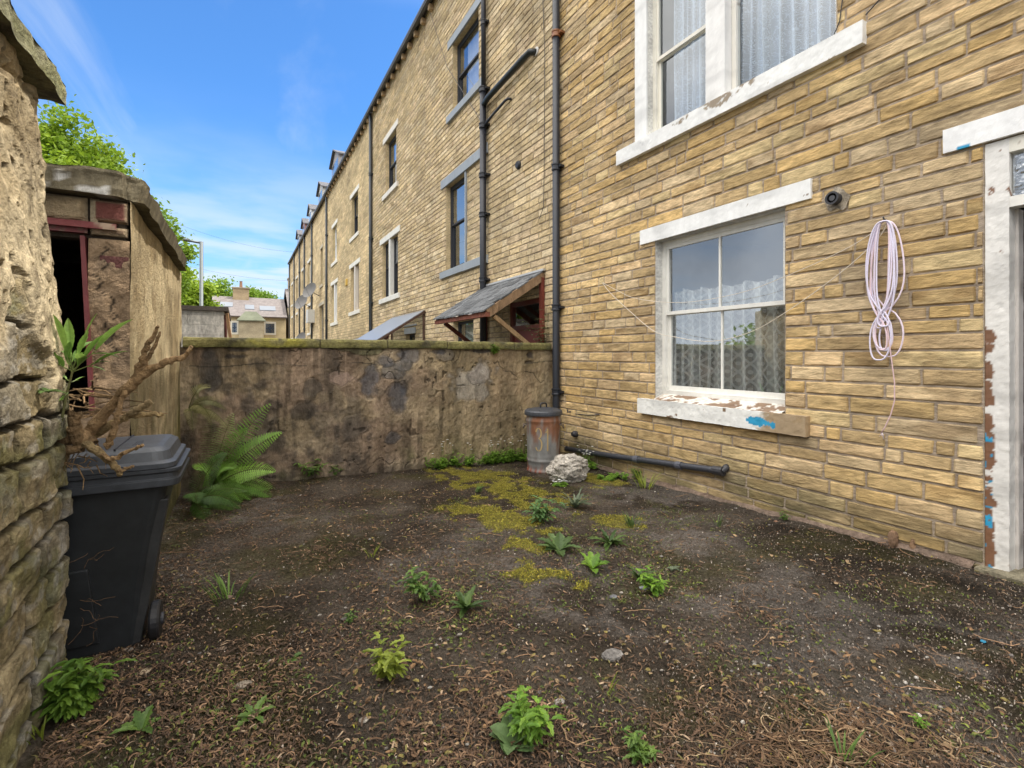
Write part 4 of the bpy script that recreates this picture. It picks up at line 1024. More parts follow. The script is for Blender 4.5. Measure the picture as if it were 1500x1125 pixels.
    for (px, py, w, h) in ((30,175,.15,.11),(62,205,.085,.055),(66,238,.06,.03),(64,275,.07,.05),(66,300,.05,.028)):
        p = at(px, py, 3.14); mb = MB(); rockshape(mb, (p[0]-w*.55, 3.06, p[2]), (w, .12, h), r2.integers(99), (.20,.155,.12), 22, .25); mb.build('loose_stone', M['rubble'], t)
    # coping
    mb = MB(); n1, n2 = 210, 10
    x0, x1 = -1.42, -.765
    def cop(U, V, top):
        x = x0+(x1-x0)*V; y = -1.5+(3.21+1.5)*U
        zt = 1.335 + .03*(1-U) + (fbm(x*6, y*4, 3, 4)-.5)*.035
        zb = 1.245 + (fbm(x*6, y*4, 9, 4)-.5)*.035
        x = x + (fbm(y*6, 0*y+top*.3, 3, 4)-.5)*.045*sstep(.9,1,V); y = y + (fbm(x*8, 0*x, 7, 3)-.5)*.05*sstep(.985,1,U)
        return x, y, zt, zb
    U, V = np.meshgrid(np.linspace(0,1,n1), np.linspace(0,1,30), indexing='ij')
    x, y, zt, zb = cop(U, V, 0)
    cg = mixc((.25,.25,.12), (.36,.34,.22), fbm(x*7,y*7,2,4)); cg = mixc(cg, (.13,.115,.09), sstep(.52,.68,fbm(x*9,y*9,5,4)))
    mb.grid(np.stack([x,y,zt],-1), cg, flip=True); mb.grid(np.stack([x,y,zb],-1), cg*.55)
    for sel in ((slice(None), -1), (-1, slice(None))):
        e0 = np.stack([x[sel],y[sel],zb[sel]],-1); e1 = np.stack([x[sel],y[sel],zt[sel]],-1); tt = np.linspace(0,1,7)[:,None,None]
        G = e0[None]*(1-tt)+e1[None]*tt
        nn = fbm(G[...,1]*14+G[...,0]*14, G[...,2]*20, 3, 3)-.5
        G[...,0] += nn*.02
        cc = mixc((.24,.25,.10),(.42,.40,.28), fbm(G[...,1]*8,G[...,2]*20+G[...,0]*9,6,4))
        mb.grid(G, cc, flip=(sel[0] == -1))
    mb.build('coping', M['rubble'], t)
def rockshape(mb, c, size, seed, col, n=24, rough=.3, layered=False):
    th_ = np.linspace(0, math.pi, n); ph = np.linspace(0, 2*math.pi, n*2)
    T, Ph = np.meshgrid(th_, ph, indexing='ij')
    d = np.stack([np.sin(T)*np.cos(Ph), np.sin(T)*np.sin(Ph), np.cos(T)], -1)
    p = np.sign(d)*np.abs(d)**.62; r_ = 1/np.maximum(np.linalg.norm(p,axis=-1),.3)
    q = d*(.86 + .14*r_[...,None])
    nn = (fbm(d[...,0]*1.6+seed, d[...,1]*1.6, d[...,2]*1.6, 4)-.5)*2*rough + (fbm(d[...,0]*7+seed, d[...,1]*7, d[...,2]*7, 3)-.5)*rough*.5
    if layered:
        w_ = d[...,2]*1.0+d[...,0]*.35+(fbm(d[...,0]*2, d[...,1]*2, d[...,2]*2, 3)-.5)*.8
        nn = nn + terr(w_*.5+.5, 5)*.16*np.sin(w_*9) + terr(fbm(d[...,0]*2.6+3, d[...,1]*2.6, d[...,2]*5, 4), 6)*.4
    q = np.sign(q)*np.abs(q)**.85*(1+nn)[...,None]
    P = q*np.array(size)[None,None,:]/2*1.0 + np.array(c)
    cc = mixc(np.array(col)*.6, np.array(col)*1.35, fbm(d[...,0]*4+seed, d[...,1]*4, d[...,2]*6, 4))
    if layered: cc = mixc(cc, np.array(col)*.25, sstep(.05,.0,np.abs(np.sin(w_*9+.6))-.08)*.8)
    mb.grid(P, cc, flip=False)
near_wall()

# ================================================================== SHED (outbuilding on the left)
def shed():
    t = thing('stone_shed', (-1.3, 5.2, -1.55), 'rendered brick shed with slab roof and open dark doorway framed in maroon', 'shed')
    X1, Y0, Y1, Zt = -.60, 3.82, 6.75, .95
    # side wall, rendered, streaked
    ys = np.arange(Y0, Y1+.2, .02); zs = np.arange(-1.65, Zt+.01, .02)
    Z, Y = np.meshgrid(zs, ys, indexing='ij')
    X = X1 + (fbm(Y*2, Z*2, 3, 3)-.5)*.03 + (fbm(Y*9, Z*4, 5, 3)-.5)*.012
    st = .15*fbm(Y*6, Z*.9, 7, 4)+.85*fbm(Y*1.3, Z*2.4, 17, 5)
    c = mixc((.33,.255,.145),(.56,.455,.28), sstep(.33,.62,st)); c = mixc(c,(.26,.19,.10), sstep(.55,.7,fbm(Y*6,Z*5,27,5))*.6); c = mixc(c,(.16,.14,.06), sstep(.4,-1.1,Z)*sstep(.35,.6,fbm(Y*3,Z*2,8,4)))
    c = mixc(c, (.20,.19,.05), sstep(.0,-.9,Z)*sstep(6.0,6.6,Y)*.5)
    mb = MB(); mb.grid(np.stack([X,Y,Z],-1), c, flip=False)
    # front wall with opening (irregular blocks)
    def frontcol(X_, Z_):
        n = fbm(X_*9, Z_*7, 3, 4); c = mixc((.25,.17,.105),(.38,.275,.17), n)
        c = mixc(c, (.16,.115,.08), sstep(.55,.7,fbm(X_*5,Z_*9,5,4))*.6)
        return c
    ops = (-1.35, -.80, -.36, .76)
    def fpanel(xa, xb, za, zb, y=Y0, rough_=.022):
        nx, nz = max(3,int((xb-xa)/.012)), max(3,int((zb-za)/.012))
        Zg, Xg = np.meshgrid(np.linspace(za,zb,nz), np.linspace(xa,xb,nx), indexing='ij')
        Yg = y + (fbm(Xg*14, Zg*10, 6, 4)-.5)*rough_*2 
        cc = frontcol(Xg, Zg)
        # crack
        cx_ = -.715 + .03*np.sin(Zg*9) + .02*np.sin(Zg*23+1)
        k = ((np.abs(Xg-cx_-.02*np.sin(Zg*61)) < .006) & (Zg > -.15) & (Zg < .66)).astype(float)
        cc = mixc(cc, (.02,.015,.01), k*.95)
        mb.grid(np.stack([Xg,Yg,Zg],-1), cc, flip=False)
    fpanel(-.80, X1, -1.65, .70); fpanel(-2.2, -1.35, -1.65, .95); fpanel(-1.35, -.80, -1.65, -.36)
    fpanel(-1.35, -.80, .80, .81)
    # back, far and top fill
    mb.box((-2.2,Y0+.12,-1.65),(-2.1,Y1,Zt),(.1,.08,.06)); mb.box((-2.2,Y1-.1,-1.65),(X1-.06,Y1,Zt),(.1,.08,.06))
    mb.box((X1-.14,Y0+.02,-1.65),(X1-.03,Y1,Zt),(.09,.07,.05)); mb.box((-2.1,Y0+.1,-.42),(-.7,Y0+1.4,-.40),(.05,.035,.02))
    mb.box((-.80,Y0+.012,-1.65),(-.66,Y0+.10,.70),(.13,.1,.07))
    # blocks over the lintel
    for (a, b, z0, z1, cc) in ((-1.5,-.80,.79,.95,(.40,.31,.19)),(-.785,-.605,.80,.945,(.15,.055,.045)),(-.80,-.605,.715,.785,(.33,.23,.15)),(-2.2,-1.52,.79,.95,(.36,.28,.18)),
                           (-.80,-.745,.72,.95,(.30,.25,.17))):
        nx, nz = 26, 14
        Zg, Xg = np.meshgrid(np.linspace(z0+.006,z1-.006,nz), np.linspace(a+.006,b-.006,nx), indexing='ij')
        e = np.minimum(np.minimum(Xg-a, b-Xg), np.minimum(Zg-z0, z1-Zg))
        Yg = Y0 - .012*sstep(0.004,.03,e) + (fbm(Xg*20,Zg*20,3,3)-.5)*.012 + .02*(e < .008)
        c2 = mixc(np.array(cc)*.7, np.array(cc)*1.3, fbm(Xg*12,Zg*12,9,4)); c2 = mixc(c2,(.36,.29,.19), sstep(.03,.012,e)*.7)
        mb.grid(np.stack([Xg,Yg,Zg],-1), c2, flip=False)
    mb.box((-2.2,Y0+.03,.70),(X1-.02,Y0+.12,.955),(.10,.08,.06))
    # maroon patch at the corner
    mb.box((-.745,Y0-.006,.53),(-.605,Y0+.02,.60),(.12,.05,.045))
    mb.build('wall', M['shedrender'], t)
    MR = (.13,.028,.03)
    mb = MB()
    peel_box(mb, (-1.38,Y0-.035,.755),(-.66,Y0+.08,.792), (.17,.035,.035), under=(.28,.2,.14), amt=.35, seed=3)
    peel_box(mb, (-1.38,Y0-.015,.725),(-.80,Y0+.08,.755), MR, under=(.12,.07,.05), amt=.4, seed=5)
    # leaning jamb
    for k in range(12):
        z0, z1 = -.36+k*.089, -.36+(k+1)*.089; f = 1-k/12
        x = -.825 + .045*f
        mb.hexa([(x-.010,Y0-.02,z0),(x+.012,Y0-.02,z0),(x+.012,Y0+.07,z0),(x-.010,Y0+.07,z0),(x-.014,Y0-.02,z1),(x+.008,Y0-.02,z1),(x+.008,Y0+.07,z1),(x-.014,Y0+.07,z1)], np.array(MR)*random.uniform(.85,1.1))
    mb.build('door_frame', M['paint'], t)
    # slab roof
    mb = MB()
    U, V = np.meshgrid(np.linspace(0,1,150), np.linspace(0,1,60), indexing='ij')
    x = -2.3+(X1+.07+2.3)*V; y = Y0-.07+(Y1+.02-Y0+.07)*U
    zt = 1.10 + (fbm(x*4,y*4,1,4)-.5)*.03; zb = .955 + .0*x
    cut = sstep(.93,1,V)*sstep(.04,0,U)*.06
    x = x + (fbm(y*5,0*y,8,3)-.5)*.03*sstep(.95,1,V) - cut; y = y + (fbm(x*5,0*x,2,3)-.5)*.03*sstep(.03,0,U) + cut
    cs = mixc((.15,.13,.085),(.28,.24,.16), fbm(x*6,y*6,3,5)); cs = mixc(cs,(.62,.60,.56), sstep(.66,.72,fbm(x*7+3,y*7,9,3))*sstep(.1,0,U))
    mb.grid(np.stack([x,y,zt],-1), cs, flip=True); mb.grid(np.stack([x,y,zb],-1), cs*.6)
    for sel, fl in (((slice(None),-1), False), ((0,slice(None)), False)):
        e1 = np.stack([x[sel],y[sel],zt[sel]],-1); e0 = np.stack([x[sel],y[sel],zb[sel]],-1); tt = np.linspace(0,1,10)[:,None,None]
        G = e0[None]*(1-tt)+e1[None]*tt
        G[...,0] += -.035*(1-tt[...,0])*(1 if sel[1] == -1 else 0); G[...,1] += .03*(1-tt[...,0])*(1 if sel[0] == 0 else 0) + (fbm(G[...,0]*9,G[...,2]*30,2,3)-.5)*.02
        cc = mixc((.12,.105,.07),(.25,.215,.145), fbm(G[...,0]*9+G[...,1]*9, G[...,2]*22, 4, 4))
        wh = sstep(.62,.70,fbm(G[...,0]*11+3,G[...,2]*16+G[...,1]*3,12,3))*(1 if sel[0] == 0 else .0)*sstep(1.10,1.02,G[...,2])
        cc = mixc(cc,(.66,.65,.62), wh)
        mb.grid(G, cc, flip=fl)
    mb.build('roof', M['render'], t)
shed()

# ================================================================== YARD END WALL
def yard_wall():
    t = thing('yard_wall', (1.9, 6.85, -1.65), 'mottled brown rendered yard wall under a mossy coping, across the yard', 'wall')
    Y0 = 6.75; xs = np.arange(-.62, WX-.02, .012); zs = np.arange(-1.85, .09, .012)
    Z, X = np.meshgrid(zs, xs, indexing='ij')
    def pc(px, py): p = at(px, py, Y0); return p[0], p[2]
    n = fbm(X*2.2, Z*2.2, 1, 5); n2 = fbm(X*9, Z*8, 2, 4); n3 = fbm(X*3.5, Z*.7, 5, 4)
    c = mixc((.26,.20,.125),(.40,.315,.205), sstep(.36,.62,n)); c = mixc(c,(.32,.255,.18), sstep(.5,.62,terr(fbm(X*3.3,Z*4,51,5),8)+.5)*.55)
    c = mixc(c, (.235,.165,.12), sstep(.45,.65,fbm(X*1.7+5,Z*3,7,4))*.7)
    c = mixc(c, (.075,.064,.054), sstep(.53,.68,n3*.6+n2*.4)*.75*sstep(3.6,2.6,X+ .5*n))
    c = mixc(c, (.08,.068,.055), sstep(.55,.70,fbm(X*4+8,Z*1.1,9,4))*.5)
    c = mixc(c, (.36,.28,.15), sstep(1.9,2.8,X)*.4)
    c = mixc(c, (.12,.125,.045), sstep(.5,.7,fbm(X*3,Z*3,11,4))*sstep(-1.1,-1.6,Z)*.7)
    c = mixc(c, (.07,.062,.05), sstep(-1.45,-1.62,Z)*.5)
    off = (n-.5)*.04 + terr(fbm(X*3.3,Z*4,51,5),8)*.02 + (n2-.5)*.02 + (fbm(X*26,Z*22,3,3)-.5)*.016
    # exposed stones: ellipses (px,py,rx,ry,col,raise)
    ex = [(692,560,29,24,(.36,.33,.28),.0),(700,548,16,12,(.30,.27,.24),.0),(545,545,15,30,(.09,.095,.11),-.01),(583,588,17,22,(.10,.105,.125),-.01),(577,640,12,9,(.08,.08,.085),-.01),
          (598,520,16,9,(.11,.11,.12),.01),(570,545,18,12,(.13,.125,.12),.01),(560,530,14,8,(.10,.10,.11),.01),(590,535,12,8,(.15,.14,.13),.012),(346,512,20,5,(.11,.10,.095),-.02),(346,522,22,4.5,(.05,.05,.055),-.02),
          (308,540,14,26,(.07,.065,.06),-.005),(500,555,20,9,(.34,.25,.20),.0),(655,520,20,7,(.22,.19,.15),.01),(640,515,12,4,(.07,.07,.08),-.02),(776,520,6,6,(.03,.03,.04),-.03),(773,530,7,4,(.03,.03,.04),-.03),
          (700,513,18,4,(.05,.05,.06),-.02),(530,512,40,6,(.15,.15,.08),.005),(448,600,16,14,(.075,.066,.055),0),(455,570,12,20,(.08,.07,.058),0),(520,620,22,20,(.085,.072,.06),0)]
    for (px, py, rx, ry, cc, up_) in ex:
        cx_, cz_ = pc(px, py); e1, _ = pc(px+rx, py); _, e2 = pc(px, py-ry)
        ax, az_ = abs(e1-cx_), abs(e2-cz_)
        d = np.sqrt(((X-cx_)/ax)**2+((Z-cz_)/az_)**2) + (fbm(X*5,Z*5,px,5)-.5)*1.9
        k = sstep(1.2,.7,d)*.8
        tex = np.array(cc)[None,None,:]*(.55+.9*fbm(X*12,Z*12,px+3,4))[...,None]
        c = mixc(c*1.0, tex, k*.92); rim = sstep(.82,.98,d)*sstep(1.16,1.0,d)
        c = c*(1-.25*rim)[...,None]; off = off*(1-k) + k*(up_+(fbm(X*10,Z*10,px,3)-.5)*.02) - rim*.004
    pit = sstep(.84,.93,vnoise(X*19,Z*15,4))*sstep(.45,.6,fbm(X*1.5,Z*1.5,41,3)); c = c*(1-.6*pit)[...,None]; off = off-pit*.012
    # cracked joints showing through near the top
    ck = np.abs(fbm(X*2.3+2,Z*1.7,81,4)-.5); ckm = (ck < .006) & (fbm(X*1.3,Z*1.3,83,3) > .6); c = mixc(c,(.035,.03,.025), ckm*.6); off = off-ckm*.01
    dr_ = sstep(.54,.66,fbm(X*13,Z*.8,91,3))*sstep(.45,.6,fbm(X*1.5,Z*.9,92,3)); c = c*(1-.4*dr_)[...,None]
    jt = (np.abs(Z-(-.13)-.02*np.sin(X*6)) < .007) & (fbm(X*2,Z*2,31,3) > .5)
    c = mixc(c, (.03,.028,.025), jt*.7)
    mb = MB(); mb.grid(np.stack([X, Y0-off-.01, Z],-1), c, flip=False)
    mb.box((-.62,Y0+.05,-1.85),(WX-.02,Y0+.26,.085),(.2,.16,.11))
    mb.build('render_face', M['render'], t)
    # coping stones: surface pattern of one course of slabs
    cuts = [-.58, float(at(469,519,6.7)[0]), float(at(568,519,6.7)[0]), float(at(655,519,6.7)[0]), 3.75, WX-.075]
    r = np.random.default_rng(8)
    for a, b in zip(cuts[:-1], cuts[1:]):
        mb = MB(); n = max(8, int((b-a)/.02)); cz0 = .088 - .003*(a+b)/2; 
        # cross-section loop
        sec = [(6.70,.0),(6.695,.02),(6.695,.05),(6.695,.08),(6.71,.105),(6.78,.115),(6.88,.118),(6.98,.11),(7.04,.09),(7.045,.05),(7.04,.0)]
        V, U = np.meshgrid(np.arange(len(sec)), np.linspace(a+.006,b-.006,n), indexing='ij')
        SY = np.array([q[0] for q in sec])[V]; SZ = np.array([q[1] for q in sec])[V] + cz0
        tiltz = r.uniform(-.006,.006); dyy = r.uniform(-.008,.012)
        nn = fbm(U*7, SY*9, SZ*9, 4)-.5
        SY2 = SY + nn*.03 + dyy; SZ2 = SZ + nn*.014 + tiltz
        g = fbm(U*5, SZ*12+SY*4, 5, 4)
        cc = mixc((.17,.155,.07),(.28,.255,.10), g); cc = mixc(cc,(.33,.30,.05), sstep(.56,.70,fbm(U*3.3,SZ*6,9,4))*sstep(1.6,.2,U)*.9); cc = mixc(cc,(.11,.10,.06), sstep(.55,.75,fbm(U*9,SZ*9,12,4)))
        cc = mixc(cc, (.10,.11,.03), sstep(.13,.09,SZ)*.4)
        mb.grid(np.stack([U,SY2,SZ2],-1), cc, flip=False)
        for k in (0, n-1):
            ring = [tuple((U[i,k],SY2[i,k],SZ2[i,k])) for i in range(len(sec))]; mb.add(ring, [tuple(range(len(sec)))] if k else [tuple(range(len(sec)))[::-1]], (.14,.12,.07))
        mb.build('coping_stone', M['rubble'], t)
yard_wall()

# ================================================================== WHEELIE BIN
def wheelie():
    X0, X1, Y0, Y1 = -.98, -.285, 3.09, 3.70; zt = -.60; zb = float(gz(-.5,3.3))+.005
    t = thing('wheeled_bin', ((X0+X1)/2, (Y0+Y1)/2, zb), 'dark grey wheeled rubbish bin with closed lid behind the broken branch', 'wheelie bin')
    G = (.016,.018,.020)
    def rrect(x0,x1,y0,y1,r,n=5):
        p = []
        for cx_, cy_, a0 in ((x1-r,y0+r,-90),(x1-r,y1-r,0),(x0+r,y1-r,90),(x0+r,y0+r,180)):
            for k in range(n+1):
                a = R(a0+90*k/n); p.append((cx_+r*math.cos(a), cy_+r*math.sin(a)))
        return p
    def loft(mb, secs, col, capt=True, capb=True):
        V = []; n = None
        for (x0,x1,y0,y1,r,z) in secs:
            p = rrect(x0,x1,y0,y1,r); n = len(p); V += [(a,b,z+(0 if not callable(z) else 0)) for a, b in p]
        Fc = []
        for i in range(len(secs)-1):
            for k in range(n): Fc.append((i*n+k,i*n+(k+1)%n,(i+1)*n+(k+1)%n,(i+1)*n+k))
        if capb: Fc.append(tuple(range(n))[::-1])
        if capt: Fc.append(tuple((len(secs)-1)*n+k for k in range(n)))
        mb.add(V, Fc, col)
    mb = MB()
    H_ = zt-zb
    secs = []
    for f in np.linspace(0,1,14):
        z = zb+H_*f*.93
        secs.append((X0+.12*(1-f), X1-.04-.125*(1-f)-(.02*math.sin(f*3)), Y0+.035+.055*(1-f), Y1-.035-.055*(1-f), .05, z))
    loft(mb, secs, G)
    # shallow moulded panel on the side
    f0 = zb+.08
    mb.hexa([(X0+.16,Y0+.075,zb+.06),(-.62,Y0+.075,zb+.06),(-.62,Y0+.12,zb+.06),(X0+.16,Y0+.12,zb+.06),(X0+.12,Y0+.048,zb+.45),(-.66,Y0+.048,zb+.45),(-.66,Y0+.12,zb+.45),(X0+.12,Y0+.12,zb+.45)], G)
    mb.hexa([(X1-.21,Y0+.09,zb+.01),(X1-.17,Y0+.09,zb+.01),(X1-.17,Y0+.16,zb+.01),(X1-.21,Y0+.16,zb+.01),(X1-.10,Y0+.052,zt-.16),(X1-.045,Y0+.052,zt-.16),(X1-.045,Y0+.14,zt-.16),(X1-.10,Y0+.14,zt-.16)], (.03,.031,.032))
    mb.build('body', M['plastic'], t, smooth=False, bevel=.006)
    mb = MB()
    G2_ = (.035,.039,.046)
    loft(mb, [(X0,X1-.005,Y0,Y1,.06,zt-.085),(X0-.01,X1+.005,Y0-.01,Y1+.01,.06,zt-.08),(X0-.01,X1+.01,Y0-.01,Y1+.01,.06,zt-.045),(X0,X1,Y0,Y1,.06,zt-.04),(X0,X1,Y0,Y1,.06,zt-.012),(X0-.012,X1+.012,Y0-.012,Y1+.012,.06,zt-.008),(X0-.012,X1+.015,Y0-.012,Y1+.012,.06,zt+.012)], G2_)
    mb.build('rim', M['plastic'], t, bevel=.003)
    mb = MB()
    LG = (.05,.056,.066)
    loft(mb, [(X0-.015,X1-.01,Y0-.017,Y1+.017,.07,zt+.015),(X0-.015,X1-.01,Y0-.017,Y1+.017,.07,zt+.04),(X0,X1-.03,Y0+.01,Y1-.01,.08,zt+.05),(X0+.01,X1-.045,Y0+.03,Y1-.03,.07,zt+.095),(X0+.03,X1-.075,Y0+.06,Y1-.06,.06,zt+.115),(X0+.06,X1-.10,Y0+.10,Y1-.10,.05,zt+.118)], LG)
    mb.box((-.56,Y0+.05,zt+.112),(-.552,Y1-.05,zt+.122), (.02,.02,.025))
    for k in range(3): mb.box((-.50+.012*k,Y0+.16,zt+.117),(-.494+.012*k,Y0+.3,zt+.1205), (.03,.034,.04))
    lid = mb.build('lid', M['plastic'], t, bevel=.008)
    mb = MB(); mb.tube([(X0+.1,Y1+.01,zt-.02),(X0+.1,Y1+.05,zt+.0),(X1-.1,Y1+.05,zt+.0),(X1-.1,Y1+.01,zt-.02)], .016, 10, G2_); mb.build('handle', M['plastic'], t, smooth=True)
    for x_ in (X1-.135, X0+.09):
        mb = MB(); c = (x_, Y0+.125, zb+.10)
        mb.lathe([(.02,-.002),(.075,.0),(.090,.003),(.097,.012),(.097,.038),(.090,.048),(.06,.05),(.02,.05)], c, 26, (.012,.012,.014), 'x')
        w = mb.build('wheel', M['plastic'], t)
        mb = MB(); mb.lathe([(.03,.048),(.03,.062)], c, 14, (.03,.03,.035), 'x'); mb.build('hub', M['plastic'], w)
wheelie()

# ================================================================== GALVANISED DUSTBIN "31"
def dustbin():
    x, y = 3.74, 5.85; z = float(gz(x, y)) - .0
    s = .25
    top = at(803, 607, 5.5)[2]
    Hh = (top+.045) - z
    t = thing('dustbin', (x, y, z), 'rusty galvanised dustbin with a dark lid and the painted number 31', 'dustbin')
    mb = MB()
    prof = [(.92,0),(.94,.01),(.94,.035),(.90,.045),(.91,.16),(.945,.175),(.945,.195),(.915,.21),(.93,.24),(.93,.26),(.918,.28),(.94,.62),(.95,.78),(.985,.80),(.985,.82),(.955,.84),(.96,.93)]
    seg = 48; V = []; Cc = []
    P = []
    for r_, h in prof:
        P.append([(s*r_*math.cos(2*math.pi*k/seg), s*r_*math.sin(2*math.pi*k/seg), Hh*h) for k in range(seg+1)])
    # refine rows
    rows = []; 
    for i in range(len(P)-1):
        m = max(1, int((prof[i+1][1]-prof[i][1])/.03))
        for k in range(m): rows.append(np.array(P[i])*(1-k/m)+np.array(P[i+1])*(k/m))
    rows.append(np.array(P[-1])); G = np.array(rows)
    th_ = np.arctan2(G[...,1], G[...,0]); zz = G[...,2]/Hh
    n = fbm(np.cos(th_)*2+3, np.sin(th_)*2, zz*3, 4); n2 = fbm(np.cos(th_)*9, np.sin(th_)*9, zz*3, 4)
    c = mixc((.20,.20,.195),(.30,.30,.29), n2)
    rust = sstep(.42,.56, n*.55+n2*.35 + .12*sstep(.45,.75,zz) - .05)
    c = mixc(c, mixc((.30,.10,.03),(.18,.075,.035), n2), rust*.9); c = mixc(c,(.30,.09,.05), sstep(.12,.04,zz)*sstep(.45,.6,n2))
    G = G + np.array((x,y,z)); mb.grid(G, c, flip=False)
    mb.lathe([(s*.9,0.005),(s*.2,.005)], (x,y,z), 20, (.2,.2,.2))
    body = mb.build('body', M['galv'], t, smooth=True)
    mb = MB(); zl = z+Hh*.92
    mb.lathe([(s*1.0,-.015),(s*1.07,-.02),(s*1.08,.0),(s*1.07,.03),(s*1.02,.045),(s*.8,.06),(s*.45,.075),(s*.1,.08)], (x,y,zl), 40, (.045,.05,.06))
    for k in range(8):
        a = 2*math.pi*k/8; mb.beam((x+.05*math.cos(a),y+.05*math.sin(a),zl+.078),(x+s*.95*math.cos(a),y+s*.95*math.sin(a),zl+.052),.012,.01,(.05,.055,.065))
    lid = mb.build('lid', M['blackpipe'], t, smooth=False)
    mb = MB(); mb.tube([(x-.05,y,zl+.07),(x-.05,y,zl+.125),(x-.03,y,zl+.14),(x+.03,y,zl+.14),(x+.05,y,zl+.125),(x+.05,y,zl+.07)], .011, 8, (.03,.03,.035)); mb.build('handle', M['blackpipe'], lid, smooth=True)
    fa = math.atan2(-y, -x)     # bearing facing the yard
    for a in (fa-1.35, fa+1.35):
        mb = MB(); q = lambda r_, dz, da: (x+r_*math.cos(a+da), y+r_*math.sin(a+da), z+Hh*.72+dz)
        mb.tube([q(s*.94,.03,-.2),q(s*1.12,.02,-.18),q(s*1.16,-.03,0),q(s*1.12,.02,.18),q(s*.94,.03,.2)], .007, 7, (.1,.08,.07)); mb.build('handle', M['blackpipe'], t, smooth=True)
    # painted number, ribbons lying on the curved side
    def ribbon(mb, pts, w):
        L_ = []; R_ = []
        for i, (u, v) in enumerate(pts):
            a = pts[max(i-1,0)]; b = pts[min(i+1,len(pts)-1)]; dx, dy = b[0]-a[0], b[1]-a[1]; l = math.hypot(dx,dy); nx, ny = -dy/l*w, dx/l*w
            for S_, sg in ((L_,1),(R_,-1)):
                uu, vv = u+nx*sg, v+ny*sg; an = fa + uu/s; hh_ = vv
                rr_ = s*(.918+.03*hh_)+.004
                S_.append((x+rr_*math.cos(an), y+rr_*math.sin(an), z+Hh*.30+Hh*.46*hh_))
        n_ = len(pts); mb.add(L_+R_, [(i,i+1,n_+i+1,n_+i) for i in range(n_-1)], (.42,.30,.13))
    mb = MB(); three = []
    three += [(-.072+.040*math.cos(R(a)), (.72+.17*math.sin(R(a)))) for a in range(165,-85,-12)]
    three += [(-.070+.046*math.cos(R(a)), (.33+.21*math.sin(R(a)))) for a in range(85,-165,-12)]
    three = [(u*1.0, v) for u, v in three]
    ribbon(mb, three, .0095)
    ribbon(mb, [(.035,.74),(.06,.88),(.062,.6),(.062,.35),(.062,.12)], .0095)
    nb = mb.build('painted_number', M['paint'], body)
dustbin()

# rock beside dustbin
rx, ry, rz_, rd = gpt(838, 708)
mb = MB(); rockshape(mb, (rx+.04, ry+.14, rz_+.14), (.54,.40,.37), 5, (.52,.48,.42), 60, .22, True)
tag(mb.build('boulder', M['rock']), 'pale layered boulder in front of the rusty dustbin', 'rock')
for (px, py, sz, col, lab) in ((1320,803,.10,(.30,.19,.12),'small split brick piece standing against the foot of the house wall'),(1018,802,.05,(.3,.28,.26),None)):
    if lab is None: continue
    x, y, z, d = gpt(px, py); mb = MB(); rockshape(mb, (x+.0, y+.05, z+.05), (sz,.06,.15), 3, col, 14, .3)
    rockshape(mb, (x+.02, y-.07, z+.04), (.05,.035,.12), 9, (.35,.22,.13), 12, .3); tag(mb.build('brick_fragment', M['rock']), lab, 'brick')

